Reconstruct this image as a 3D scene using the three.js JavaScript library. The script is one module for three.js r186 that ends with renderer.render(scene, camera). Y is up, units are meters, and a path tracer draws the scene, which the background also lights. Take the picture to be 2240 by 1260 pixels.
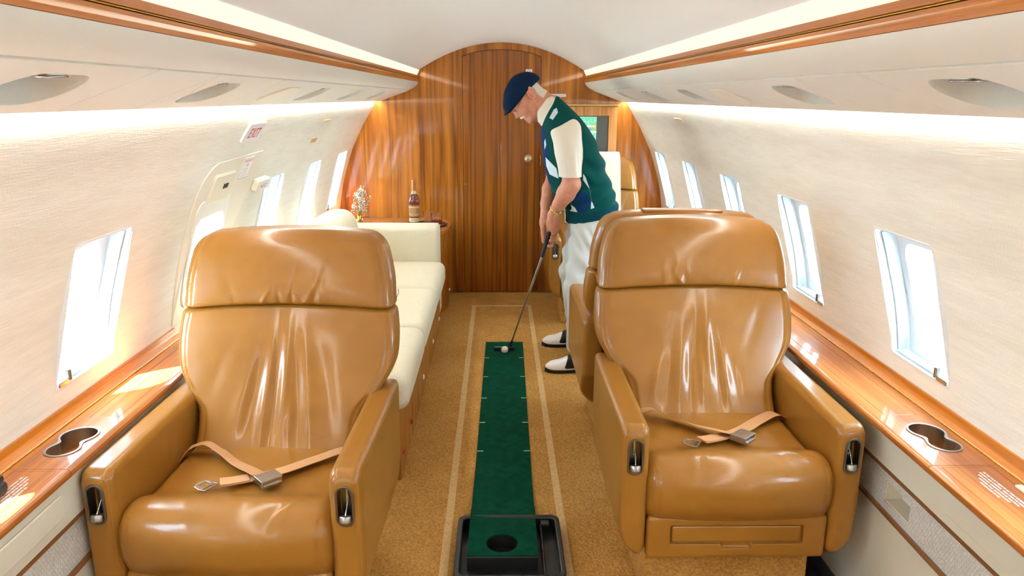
import * as THREE from 'three';
import { RoundedBoxGeometry } from 'three/addons/geometries/RoundedBoxGeometry.js';
import { RectAreaLightUniformsLib } from 'three/addons/lights/RectAreaLightUniformsLib.js';
import * as BGU from 'three/addons/utils/BufferGeometryUtils.js';

// ------------------------------------------------------------------ camera, sky, sun, exposure
const scene = new THREE.Scene();
const renderer = new THREE.WebGLRenderer({ antialias: true });
renderer.toneMapping = THREE.LinearToneMapping;
renderer.toneMappingExposure = 1.3;
renderer.shadowMap.enabled = true;
RectAreaLightUniformsLib.init();

const FOC = 1640, VPX = 1090, VPY = 212, ROLL = 0.0045;
const camera = new THREE.PerspectiveCamera(2 * Math.atan(630 / FOC) * 180 / Math.PI, 2240 / 1260, 0.05, 100);
const CAM = new THREE.Vector3(-0.025, 1.48, 5.67);
{
  const vx = VPX - 1120, vy = VPY - 630, c = Math.cos(ROLL), s = Math.sin(ROLL);
  const ux = vx * c + vy * s, uy = -vx * s + vy * c;
  const pitch = Math.atan(-uy / FOC), yaw = Math.atan(-ux / Math.hypot(FOC, uy));
  const fw = new THREE.Vector3(Math.sin(yaw) * Math.cos(pitch), -Math.sin(pitch), -Math.cos(yaw) * Math.cos(pitch));
  const r = new THREE.Vector3().crossVectors(fw, new THREE.Vector3(0, 1, 0)).normalize(), u = new THREE.Vector3().crossVectors(r, fw);
  const R = r.clone().multiplyScalar(c).addScaledVector(u, s), U = u.clone().multiplyScalar(c).addScaledVector(r, -s);
  camera.matrixAutoUpdate = true;
  camera.position.copy(CAM);
  camera.quaternion.setFromRotationMatrix(new THREE.Matrix4().makeBasis(R, U, fw.clone().negate()));
}
scene.background = new THREE.Color().setRGB(0.56, 0.80, 1.0);
scene.backgroundIntensity = 29.0;

const sun = new THREE.DirectionalLight(new THREE.Color().setRGB(1.0, 0.98, 0.94), 110);
sun.position.set(-4.4, 10, 5.0); sun.target.position.set(0, 0.6, 3.4);
sun.position.add(sun.target.position);
sun.castShadow = true; sun.shadow.mapSize.set(2048, 2048);
Object.assign(sun.shadow.camera, { left: -6, right: 6, top: 6, bottom: -6, near: 0.5, far: 25 });
scene.add(sun, sun.target);

const Z1 = 8.6;                                   // forward end of the cabin, behind the camera
function strip(x, y, z0, z1, w, tx, ty, color, power) {
  const L = new THREE.RectAreaLight(color, power, z1 - z0, w);
  L.position.set(x, y, (z0 + z1) / 2); L.lookAt(x + tx, y + ty, (z0 + z1) / 2);
  L.castShadow = true;
  scene.add(L); return L;
}
const WARM = new THREE.Color().setRGB(1.0, 0.90, 0.72), WARM2 = new THREE.Color().setRGB(1.0, 0.99, 0.97);
for (const s of [-1, 1]) {
  strip(s * 0.592, 1.640, 0.02, Z1 - 0.02, 0.03, -s * 1, -0.35, WARM, 5);     // cove strips beside the ceiling
  strip(s * 0.902, 1.462, 0.02, Z1 - 0.02, 0.026, s * 0.12, -1, WARM2, 30);    // wash strips hidden behind the lower edge of the overhead bins
}

// ------------------------------------------------------------------ helpers
let seed = 12345;
const rnd = () => { seed = (seed * 1664525 + 1013904223) >>> 0; return seed / 4294967296; };
const rr = (a, b) => a + (b - a) * rnd();
const hash = (x, y, s) => { let h = (Math.imul(x, 374761393) + Math.imul(y, 668265263) + Math.imul(s, 2246822519)) | 0; h = Math.imul(h ^ (h >>> 13), 1274126177); return ((h ^ (h >>> 16)) >>> 0) / 4294967296; };
const sm = (t) => t * t * (3 - 2 * t);
function vn(x, y, s, px = 1e9, py = 1e9) {           // value noise, periodic in px, py cells
  const xi = Math.floor(x), yi = Math.floor(y), fx = sm(x - xi), fy = sm(y - yi);
  const w = (a, p) => ((a % p) + p) % p;
  const x0 = w(xi, px), x1 = w(xi + 1, px), y0 = w(yi, py), y1 = w(yi + 1, py);
  const a = hash(x0, y0, s), b = hash(x1, y0, s), c = hash(x0, y1, s), d = hash(x1, y1, s);
  return (a + (b - a) * fx) * (1 - fy) + (c + (d - c) * fx) * fy;
}
const clamp = (v, a = 0, b = 1) => Math.min(b, Math.max(a, v));
const lerp = (a, b, t) => a + (b - a) * t;
const ss = (a, b, v) => sm(clamp((v - a) / (b - a)));
const gauss = (v, s) => Math.exp(-(v * v) / (s * s));
function interp(xs, ys, v) {
  if (v <= xs[0]) return ys[0];
  for (let i = 1; i < xs.length; i++) if (v <= xs[i]) { return lerp(ys[i - 1], ys[i], (v - xs[i - 1]) / (xs[i] - xs[i - 1])); }
  return ys[ys.length - 1];
}
function hermite(xs, ys, v) {                         // smooth monotone-ish interpolation
  const n = xs.length;
  if (v <= xs[0]) return ys[0]; if (v >= xs[n - 1]) return ys[n - 1];
  let i = 1; while (v > xs[i]) i++;
  const sl = (k) => k <= 0 ? (ys[1] - ys[0]) / (xs[1] - xs[0]) : k >= n - 1 ? (ys[n - 1] - ys[n - 2]) / (xs[n - 1] - xs[n - 2]) : (ys[k + 1] - ys[k - 1]) / (xs[k + 1] - xs[k - 1]);
  const h = xs[i] - xs[i - 1], t = (v - xs[i - 1]) / h, t2 = t * t, t3 = t2 * t;
  return (2 * t3 - 3 * t2 + 1) * ys[i - 1] + (t3 - 2 * t2 + t) * h * sl(i - 1) + (-2 * t3 + 3 * t2) * ys[i] + (t3 - t2) * h * sl(i);
}
function dataTex(w, h, fn, srgb, rep = 1, wrap = THREE.RepeatWrapping) {
  const d = new Uint8Array(w * h * 4);
  for (let j = 0; j < h; j++) for (let i = 0; i < w; i++) {
    const v = fn(i / w, j / h), k = (j * w + i) * 4;
    if (typeof v === 'number') { d[k] = d[k + 1] = d[k + 2] = clamp(v) * 255; } else { d[k] = clamp(v[0], 0, 255); d[k + 1] = clamp(v[1], 0, 255); d[k + 2] = clamp(v[2], 0, 255); }
    d[k + 3] = 255;
  }
  const t = new THREE.DataTexture(d, w, h); t.wrapS = t.wrapT = wrap; t.magFilter = THREE.LinearFilter; t.minFilter = THREE.LinearMipmapLinearFilter; t.generateMipmaps = true;
  if (srgb) t.colorSpace = THREE.SRGBColorSpace;
  const r = Array.isArray(rep) ? rep : [rep, rep]; t.repeat.set(1 / r[0], 1 / r[1]); t.needsUpdate = true;   // rep: metres that one tile covers
  return t;
}
function canvasTex(w, h, draw) {
  const c = document.createElement('canvas'); c.width = w; c.height = h; const g = c.getContext('2d'); draw(g, w, h);
  const t = new THREE.CanvasTexture(c); t.colorSpace = THREE.SRGBColorSpace; return t;
}
// box-projected uv in metres; v runs along the grain axis
function boxUV(g, grain = 'y') {
  const P = g.attributes.position, N = g.attributes.normal, ix = g.index, count = ix ? ix.count : P.count, K = 'xyz';
  const map = new Map(), src = [], uv = [], idx = [], ids = [0, 0, 0];
  const get = (at, i, k) => k === 0 ? at.getX(i) : k === 1 ? at.getY(i) : at.getZ(i);
  for (let t = 0; t < count; t += 3) {
    const s3 = [0, 0, 0];
    for (let k = 0; k < 3; k++) { ids[k] = ix ? ix.getX(t + k) : t + k; for (let q = 0; q < 3; q++) s3[q] += get(N, ids[k], q); }
    const a = s3.map(Math.abs), m = a[0] >= a[1] && a[0] >= a[2] ? 0 : a[1] >= a[2] ? 1 : 2, ax = [0, 1, 2].filter((q) => q !== m), gi = K.indexOf(grain);
    const v = ax.includes(gi) ? gi : ax[1], u = ax.find((q) => q !== v);
    for (let k = 0; k < 3; k++) { const key = ids[k] * 3 + m; let o = map.get(key); if (o === undefined) { o = src.length; map.set(key, o); src.push(ids[k]); uv.push(get(P, ids[k], u), get(P, ids[k], v)); } idx.push(o); }
  }
  const o = new THREE.BufferGeometry();
  for (const [n, at] of [['position', P], ['normal', N]]) { const d = new Float32Array(src.length * 3); src.forEach((i, j) => { d[3 * j] = at.getX(i); d[3 * j + 1] = at.getY(i); d[3 * j + 2] = at.getZ(i); }); o.setAttribute(n, new THREE.BufferAttribute(d, 3)); }
  o.setAttribute('uv', new THREE.Float32BufferAttribute(uv, 2)); o.setIndex(idx); return o;
}
const names = {};
function numbered(n) { names[n] = (names[n] ?? -1) + 1; return names[n] ? n + '_' + String(names[n]).padStart(3, '0') : n; }
function mesh(name, geo, mat, parent, label) {
  const m = new THREE.Mesh(geo, mat); m.name = name; m.castShadow = m.receiveShadow = true;
  if (label) m.userData.label = label;
  if (parent) parent.add(m);
  return m;
}
function top(o, name, label, category, group, kind) {
  o.name = numbered(name); o.userData.label = label; o.userData.category = category;
  if (group) o.userData.group = group; if (kind) o.userData.kind = kind;
  scene.add(o); return o;
}
function thing(name, label, category, pos = [0, 0, 0], ry = 0, group, kind) {
  const g = new THREE.Group(); g.position.set(...pos); g.rotation.y = ry; return top(g, name, label, category, group, kind);
}
function struct(name, geo, mat, label, category) { const m = mesh(name, geo, mat); top(m, name, label, category, null, 'structure'); m.name = name; return m; }
function structGroup(name, label, category) { const g = thing(name, label, category, [0, 0, 0], 0, null, 'structure'); g.name = name; return g; }
const rbox = (w, h, d, r = 0.004, x = 0, y = 0, z = 0, seg = 2) => new RoundedBoxGeometry(w, h, d, seg, Math.min(r, w / 2.01, h / 2.01, d / 2.01)).translate(x, y, z);
const box = (w, h, d, x = 0, y = 0, z = 0) => new THREE.BoxGeometry(w, h, d).translate(x, y, z);
const cyl = (r0, r1, h, x = 0, y = 0, z = 0, seg = 28) => new THREE.CylinderGeometry(r1, r0, h, seg).translate(x, y, z);
const merge = (list) => BGU.mergeGeometries(list.map((g) => { const q = g.index ? g.toNonIndexed() : g; for (const k of Object.keys(q.attributes)) if (!['position', 'normal', 'uv'].includes(k)) q.deleteAttribute(k); return q; }));
const V3 = (a) => new THREE.Vector3(...a);
const curve = (pts, closed = false) => new THREE.CatmullRomCurve3(pts.map(V3), closed, 'centripetal');
const tube = (pts, r, n = 40, m = 8, closed = false) => new THREE.TubeGeometry(curve(pts, closed), n, r, m, closed);
// prism of a closed outline [x, y] from z0 to z1
function prism(pts, z0, z1, smooth = false) {
  const sh = new THREE.Shape(pts.map((p) => new THREE.Vector2(p[0], p[1])));
  let g = new THREE.ExtrudeGeometry(sh, { depth: z1 - z0, bevelEnabled: false, curveSegments: 4 }).translate(0, 0, z0);
  if (smooth) { g.deleteAttribute('normal'); g.deleteAttribute('uv'); g = BGU.toCreasedNormals(BGU.mergeVertices(g, 1e-5), 0.6); g.setAttribute('uv', new THREE.BufferAttribute(new Float32Array(g.attributes.position.count * 2), 2)); }
  return g;
}
// rounded-rectangle / stadium paths
function rrect(cx, cy, w, h, r, Cls = THREE.Shape, n = 8) {
  const pts = []; r = Math.min(r, w / 2, h / 2);
  for (const [sx, sy, a0] of [[1, 1, 0], [-1, 1, 90], [-1, -1, 180], [1, -1, 270]])
    for (let i = 0; i <= n; i++) { const a = (a0 + 90 * i / n) * Math.PI / 180; pts.push(new THREE.Vector2(cx + sx * (w / 2 - r) + r * Math.cos(a), cy + sy * (h / 2 - r) + r * Math.sin(a))); }
  return new Cls(pts);
}
const extrude = (sh, depth, bevel = 0, curveSegments = 12, bs = 2) => new THREE.ExtrudeGeometry(sh, { depth: depth - 2 * bevel, bevelEnabled: bevel > 0, bevelThickness: bevel, bevelSize: bevel, bevelOffset: -bevel, bevelSegments: bs, curveSegments }).translate(0, 0, bevel);
// flat strap following points, with width direction given per point
function ribbon(pts, w, t, side = [0, 0, 1], n = 60) {
  const c = curve(pts), pos = [], idx = [];
  const S = V3(side);
  for (let i = 0; i <= n; i++) {
    const p = c.getPoint(i / n), tg = c.getTangent(i / n), s = S.clone().addScaledVector(tg, -S.dot(tg)).normalize(), u = new THREE.Vector3().crossVectors(s, tg).normalize();
    for (const [a, b] of [[-1, 1], [1, 1], [1, -1], [-1, -1]]) { const q = p.clone().addScaledVector(s, a * w / 2).addScaledVector(u, b * t / 2); pos.push(q.x, q.y, q.z); }
  }
  for (let i = 0; i < n; i++) for (let k = 0; k < 4; k++) { const a = i * 4 + k, b = i * 4 + (k + 1) % 4; idx.push(a, a + 4, b, b, a + 4, b + 4); }
  idx.push(0, 1, 2, 0, 2, 3); const e = n * 4; idx.push(e, e + 2, e + 1, e, e + 3, e + 2);
  let g = new THREE.BufferGeometry(); g.setAttribute('position', new THREE.Float32BufferAttribute(pos, 3)); g.setIndex(idx);
  g = BGU.toCreasedNormals(g, 0.7); return boxUV(g, 'x');
}
// naive surface nets: mesh of sdf = 0
function nets(sdf, mn, mx, cell) {
  const n = [0, 1, 2].map((k) => Math.ceil((mx[k] - mn[k]) / cell) + 1), [nx, ny, nz] = n, f = new Float32Array(nx * ny * nz);
  const at = (i, j, k) => i + nx * (j + ny * k);
  for (let k = 0; k < nz; k++) for (let j = 0; j < ny; j++) for (let i = 0; i < nx; i++) f[at(i, j, k)] = sdf(mn[0] + i * cell, mn[1] + j * cell, mn[2] + k * cell);
  const vi = new Int32Array((nx - 1) * (ny - 1) * (nz - 1)).fill(-1), ca = (i, j, k) => i + (nx - 1) * (j + (ny - 1) * k), pos = [], idx = [];
  const E = [[0, 1], [2, 3], [4, 5], [6, 7], [0, 2], [1, 3], [4, 6], [5, 7], [0, 4], [1, 5], [2, 6], [3, 7]];
  for (let k = 0; k < nz - 1; k++) for (let j = 0; j < ny - 1; j++) for (let i = 0; i < nx - 1; i++) {
    const c = []; let s = 0;
    for (let q = 0; q < 8; q++) { const v = f[at(i + (q & 1), j + ((q >> 1) & 1), k + (q >> 2))]; c.push(v); if (v < 0) s++; }
    if (s === 0 || s === 8) continue;
    let x = 0, y = 0, z = 0, m = 0;
    for (const [a, b] of E) if ((c[a] < 0) !== (c[b] < 0)) {
      const t = c[a] / (c[a] - c[b]); x += lerp(a & 1, b & 1, t); y += lerp((a >> 1) & 1, (b >> 1) & 1, t); z += lerp(a >> 2, b >> 2, t); m++;
    }
    vi[ca(i, j, k)] = pos.length / 3; pos.push(mn[0] + (i + x / m) * cell, mn[1] + (j + y / m) * cell, mn[2] + (k + z / m) * cell);
  }
  const quad = (a, b, c, d, flip) => { if (a < 0 || b < 0 || c < 0 || d < 0) return; flip ? idx.push(a, c, b, a, d, c) : idx.push(a, b, c, a, c, d); };
  for (let k = 1; k < nz - 1; k++) for (let j = 1; j < ny - 1; j++) for (let i = 1; i < nx - 1; i++) {
    const s = f[at(i, j, k)] < 0;
    if (i < nx - 1 && s !== f[at(i + 1, j, k)] < 0) quad(vi[ca(i, j - 1, k - 1)], vi[ca(i, j, k - 1)], vi[ca(i, j, k)], vi[ca(i, j - 1, k)], !s);
    if (j < ny - 1 && s !== f[at(i, j + 1, k)] < 0) quad(vi[ca(i - 1, j, k - 1)], vi[ca(i, j, k - 1)], vi[ca(i, j, k)], vi[ca(i - 1, j, k)], s);
    if (k < nz - 1 && s !== f[at(i, j, k + 1)] < 0) quad(vi[ca(i - 1, j - 1, k)], vi[ca(i, j - 1, k)], vi[ca(i, j, k)], vi[ca(i - 1, j, k)], !s);
  }
  const nor = new Float32Array(pos.length), e = cell * 0.6;
  for (let q = 0; q < pos.length; q += 3) {
    const [x, y, z] = [pos[q], pos[q + 1], pos[q + 2]];
    let a = sdf(x + e, y, z) - sdf(x - e, y, z), b = sdf(x, y + e, z) - sdf(x, y - e, z), c = sdf(x, y, z + e) - sdf(x, y, z - e); const l = Math.hypot(a, b, c) || 1;
    nor[q] = a / l; nor[q + 1] = b / l; nor[q + 2] = c / l;
  }
  const g = new THREE.BufferGeometry(); g.setAttribute('position', new THREE.Float32BufferAttribute(pos, 3)); g.setAttribute('normal', new THREE.BufferAttribute(nor, 3)); g.setIndex(idx);
  return boxUV(g, 'y');
}
const sdBox = (x, y, z, hx, hy, hz, r) => { const a = Math.abs(x) - hx + r, b = Math.abs(y) - hy + r, c = Math.abs(z) - hz + r; return Math.hypot(Math.max(a, 0), Math.max(b, 0), Math.max(c, 0)) + Math.min(Math.max(a, b, c), 0) - r; };
const smin = (a, b, k) => { const h = Math.max(k - Math.abs(a - b), 0) / k; return Math.min(a, b) - h * h * k * 0.25; };
const smax = (a, b, k) => -smin(-a, -b, k);

// ------------------------------------------------------------------ materials
const std = (o) => new THREE.MeshStandardMaterial(o), phy = (o) => new THREE.MeshPhysicalMaterial(o);
function woodTex(dark, mid, light, s, rep, soft = 0.5) {          // straight-grained veneer, grain along v
  return dataTex(1024, 512, (u, v) => {
    const wob = 0.02 * vn(u * 6, v * 3, s + 9, 6, 3) + 0.006 * vn(u * 20, v * 6, s + 10, 20, 6);
    const x = u + wob;
    const broad = vn(x * 14, v * 2, s, 14, 2), band = vn(x * 46, v * 3, s + 1, 46, 3), fine = vn(x * 220, v * 5, s + 2, 220, 5), pore = vn(x * 500, v * 24, s + 3, 500, 24);
    let t = 0.40 * broad + 0.34 * band + 0.2 * fine + 0.06 * pore;
    t = clamp((t - 0.20) / 0.6);
    const streak = ss(0.70, 0.92, vn(x * 34, v * 1, s + 5, 34, 1)) * (0.35 + 0.65 * fine);
    const c = [0, 1, 2].map((k) => t < 0.5 ? lerp(dark[k], mid[k], t * 2) : lerp(mid[k], light[k], t * 2 - 1));
    return c.map((q, k) => lerp(q, dark[k] * 0.62, streak * soft));
  }, true, rep);
}
const lacquer = { roughness: 0.4, specularIntensity: 0.4, clearcoat: 0.7, clearcoatRoughness: 0.05 };
const veneer = phy({ map: woodTex([116, 60, 12], [166, 98, 24], [194, 126, 42], 3, [0.9, 1.1]), ...lacquer });
const doorVeneer = phy({ map: woodTex([106, 52, 8], [148, 82, 14], [170, 101, 24], 31, [0.62, 1.4]), ...lacquer });
const cherry = phy({ map: woodTex([152, 84, 32], [178, 106, 46], [194, 124, 60], 57, [0.5, 0.9], 0.2), ...lacquer });
const railWood = phy({ map: woodTex([150, 80, 14], [184, 106, 22], [200, 122, 34], 77, [0.3, 1.0], 0.25), ...lacquer });
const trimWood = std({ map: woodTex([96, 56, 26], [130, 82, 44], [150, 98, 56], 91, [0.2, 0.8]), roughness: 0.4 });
const leatherBump = dataTex(512, 512, (u, v) => {
  const a = vn(u * 90, v * 90, 1, 90, 90), b = vn(u * 150 + a, v * 150 - a, 2, 150, 150), c = vn(u * 12, v * 12, 3, 12, 12);
  return 0.35 * a + 0.5 * Math.pow(Math.abs(b * 2 - 1), 0.7) + 0.15 * c;
}, false, 0.16);
const leatherTone = dataTex(256, 256, (u, v) => { const t = 0.6 * vn(u * 6, v * 6, 5, 6, 6) + 0.4 * vn(u * 24, v * 24, 6, 24, 24); return [lerp(144, 155, t), lerp(94, 104, t), lerp(32, 40, t)]; }, true, 0.7);
const leather = phy({ map: leatherTone, bumpMap: leatherBump, bumpScale: 0.0003, roughness: 0.36, specularIntensity: 0.4, clearcoat: 0.45, clearcoatRoughness: 0.16 });
const stitchMat = std({ color: 0xa1703c, roughness: 0.7 });
const linenBump = dataTex(1024, 1024, (u, v) => 0.55 * vn(u * 26, v * 420, 11, 26, 420) + 0.3 * vn(u * 200, v * 200, 12, 200, 200) + 0.15 * vn(u * 8, v * 90, 13, 8, 90), false, 0.8);
const linenTone = dataTex(512, 512, (u, v) => { const t = 0.5 * vn(u * 16, v * 210, 14, 16, 210) + 0.5 * vn(u * 5, v * 40, 15, 5, 40); return [lerp(226, 238, t), lerp(222, 235, t), lerp(209, 224, t)]; }, true, 0.8);
const wallCloth = std({ map: linenTone, bumpMap: linenBump, bumpScale: 0.0005, roughness: 0.75 });
const panelCloth = std({ color: 0xe4dccb, bumpMap: linenBump, bumpScale: 0.0004, roughness: 0.7 });
const ceilingMat = std({ color: 0xeae8e2, roughness: 0.7 });
const binMat = std({ color: 0xdedace, roughness: 0.55, bumpMap: leatherBump, bumpScale: 0.0002 });
const whitePlastic = std({ color: 0xeceae4, roughness: 0.35 });
const creamPlastic = std({ color: 0xe3dac6, roughness: 0.45 });
const whiteTray = std({ color: 0xdfe3e5, roughness: 0.4 });
const greyChannel = std({ color: 0x9fb0b4, roughness: 0.35, metalness: 0.2 });
const padLeather = std({ color: 0xcfc8b4, roughness: 0.5, bumpMap: leatherBump, bumpScale: 0.0002 });
const metal = std({ color: 0xb9bdbf, roughness: 0.22, metalness: 1 });
const brushed = std({ color: 0xa9a49a, roughness: 0.34, metalness: 1 });
const darkMetal = std({ color: 0x77736b, roughness: 0.32, metalness: 1 });
const brass = std({ color: 0xd9b45c, roughness: 0.25, metalness: 1 });
const blackPlastic = std({ color: 0x16181a, roughness: 0.38 });
const blackMatte = std({ color: 0x0c0d0e, roughness: 0.6 });
const glassPane = phy({ color: 0xffffff, transmission: 1, thickness: 0, roughness: 0.0, ior: 1.5 });
const carpetTone = dataTex(512, 512, (u, v) => { const t = 0.45 * vn(u * 110, v * 90, 21, 110, 90) + 0.35 * vn(u * 240, v * 240, 22, 240, 240) + 0.2 * vn(u * 9, v * 9, 23, 9, 9); return [lerp(146, 216, t), lerp(103, 164, t), lerp(48, 92, t)]; }, true, 0.6);
const carpetBump = dataTex(512, 512, (u, v) => 0.6 * vn(u * 110, v * 90, 21, 110, 90) + 0.4 * vn(u * 240, v * 240, 22, 240, 240), false, 0.6);
const carpet = phy({ specularIntensity: 0.2, map: carpetTone, bumpMap: carpetBump, bumpScale: 0.004, roughness: 0.95 });
const carpetEdge = std({ map: dataTex(256, 256, (u, v) => { const t = 0.5 * vn(u * 60, v * 60, 25, 60, 60) + 0.5 * vn(u * 120, v * 120, 26, 120, 120); return [lerp(186, 222, t), lerp(150, 184, t), lerp(98, 128, t)]; }, true, 0.4), bumpMap: carpetBump, bumpScale: 0.002, roughness: 0.95 });
const tweed = std({ map: dataTex(256, 256, (u, v) => { const i = Math.floor(u * 64), j = Math.floor(v * 64), k = (i + 2 * j) % 4 < 2 ? 1 : 0; const t = 0.55 * k * vn(u * 64, v * 64, 33, 64, 64) + 0.45 * vn(u * 128, v * 128, 34, 128, 128); return [lerp(176, 226, t), lerp(172, 222, t), lerp(164, 214, t)]; }, true, 0.32), bumpMap: carpetBump, bumpScale: 0.001, roughness: 0.9 });
const sofaCloth = std({ map: dataTex(256, 256, (u, v) => { const t = 0.5 * vn(u * 64, v * 128, 41, 64, 128) + 0.5 * vn(u * 128, v * 64, 42, 128, 64); return [lerp(214, 230, t), lerp(203, 220, t), lerp(174, 195, t)]; }, true, 0.25), bumpMap: carpetBump, bumpScale: 0.0008, roughness: 0.9 });
const matFelt = phy({ specularIntensity: 0.15, map: dataTex(256, 256, (u, v) => { const t = 0.5 * vn(u * 100, v * 100, 51, 100, 100) + 0.5 * vn(u * 12, v * 12, 52, 12, 12); return [lerp(1, 7, t), lerp(50, 74, t), lerp(36, 53, t)]; }, true, 0.3), bumpMap: carpetBump, bumpScale: 0.0012, roughness: 0.95 });
const markPaint = std({ color: 0xb9d0b4, roughness: 0.8 });

// ------------------------------------------------------------------ the cabin
const WY = [0.0, 0.45, 0.61, 0.712, 0.786, 0.885, 1.024, 1.09, 1.225, 1.29, 1.38, 1.43, 1.52, 1.70, 1.85];
const WX = [1.10, 1.21, 1.223, 1.212, 1.200, 1.178, 1.135, 1.112, 1.048, 1.014, 0.956, 0.928, 0.915, 0.88, 0.80];
const wallX = (y) => hermite(WY, WX, y);
const WIN_Y0 = 0.71, WIN_Y1 = 1.105, WIN_H = 0.155;
const winZ = []; for (let k = 0; k < 10; k++) winZ.push(0.35 + 0.815 * k);

// floor with its inlaid border stripe
{
  const g = boxUV(box(2.7, 0.06, Z1 + 0.4, 0, -0.03, Z1 / 2), 'z');
  const f = struct('floor', g, carpet, 'tan looped carpet along the cabin aisle', 'floor');
  const w = 0.028, x0 = 0.216, z0 = 0.378, h = 0.0016;
  for (const s of [-1, 1]) mesh('carpet_border', boxUV(rbox(w, h * 2, Z1 - z0, 0.0008, s * (x0 - w / 2), h * 0.2, (Z1 + z0) / 2), 'z'), carpetEdge, f, 'pale border stripe inlaid in carpet');
  mesh('carpet_border', boxUV(rbox(2 * x0 - 2 * w, h * 2, w, 0.0008, 0, h * 0.2, z0 + w / 2), 'z'), carpetEdge, f, 'pale border stripe inlaid in carpet');
}
// side walls: curved cloth-covered liner with the window openings left out
const EXIT = { z0: 2.40, z1: 3.01, y0: 0.66, y1: 1.255 };
function sideWall(s) {
  const holes = winZ.filter((z, k) => !(s < 0 && k === 3)).map((z) => [z - WIN_H, z + WIN_H, WIN_Y0, WIN_Y1]);
  if (s < 0) holes.push([2.65, 2.95, 0.72, 1.045]);
  const zs = new Set([-0.05, Z1]), ys = new Set();
  for (const h of holes) { zs.add(h[0]); zs.add(h[1]); ys.add(h[2]); ys.add(h[3]); }
  for (let z = 0; z < Z1; z += 0.2) zs.add(z);
  for (let y = 0.55; y <= 1.58; y += 0.03) ys.add(y);
  const dedupe = (S) => { const a = [...S].sort((p, q) => p - q), o = []; for (const v of a) if (!o.length || v - o[o.length - 1] > 1e-3) o.push(v); return o; };
  const Z = dedupe(zs), Y = dedupe(ys), pos = [], uv = [], idx = [];
  for (const off of [0, 0.018]) for (const y of Y) for (const z of Z) { pos.push(s * (wallX(y) + off), y, z); uv.push(z, y); }
  const N = Z.length, M = Y.length * N;
  const inHole = (z, y) => holes.some((h) => z > h[0] && z < h[1] && y > h[2] && y < h[3]);
  for (let j = 0; j < Y.length - 1; j++) for (let i = 0; i < N - 1; i++) {
    if (inHole((Z[i] + Z[i + 1]) / 2, (Y[j] + Y[j + 1]) / 2)) continue;
    const a = j * N + i, b = a + 1, c = a + N, d = c + 1;
    if (s > 0) { idx.push(a, b, c, b, d, c); idx.push(M + a, M + c, M + b, M + b, M + c, M + d); } else { idx.push(a, c, b, b, c, d); idx.push(M + a, M + b, M + c, M + b, M + d, M + c); }
  }
  const g = new THREE.BufferGeometry(); g.setAttribute('position', new THREE.Float32BufferAttribute(pos, 3)); g.setAttribute('uv', new THREE.Float32BufferAttribute(uv, 2)); g.setIndex(idx); g.computeVertexNormals();
  return struct(s < 0 ? 'wall_left' : 'wall_right', g, wallCloth, s < 0 ? 'cream cloth-covered curved side wall that holds the emergency exit hatch' : 'cream cloth-covered curved side wall opposite the divan', 'wall');
}
const wallL = sideWall(-1), wallR = sideWall(1);

// windows
function bendPlate(shape, depth, off, s) {            // shape in (z, y) laid on the wall's curve, off metres outboard
  const g = new THREE.ExtrudeGeometry(shape, { depth, bevelEnabled: true, bevelSize: 0.003, bevelThickness: 0.003, bevelOffset: -0.003, bevelSegments: 2, curveSegments: 10 });
  const p = g.attributes.position;
  for (let i = 0; i < p.count; i++) { const z = p.getX(i), y = p.getY(i), d = p.getZ(i); p.setXYZ(i, s * (wallX(y) + off + d), y, z); }
  g.computeVertexNormals(); return g;
}
function denseRect(cx, cy, w, h, r, n = 10) {          // rounded rectangle with extra points on its tall sides so that it can bend
  const base = rrect(cx, cy, w, h, r, THREE.Shape, 6).getPoints(), out = [];
  base.forEach((p, i) => { const q = base[(i + 1) % base.length], m = Math.max(1, Math.ceil(Math.abs(q.y - p.y) / (h / n))); for (let k = 0; k < m; k++) out.push(new THREE.Vector2(lerp(p.x, q.x, k / m), lerp(p.y, q.y, k / m))); });
  return out;
}
let winN = 0;
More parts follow.
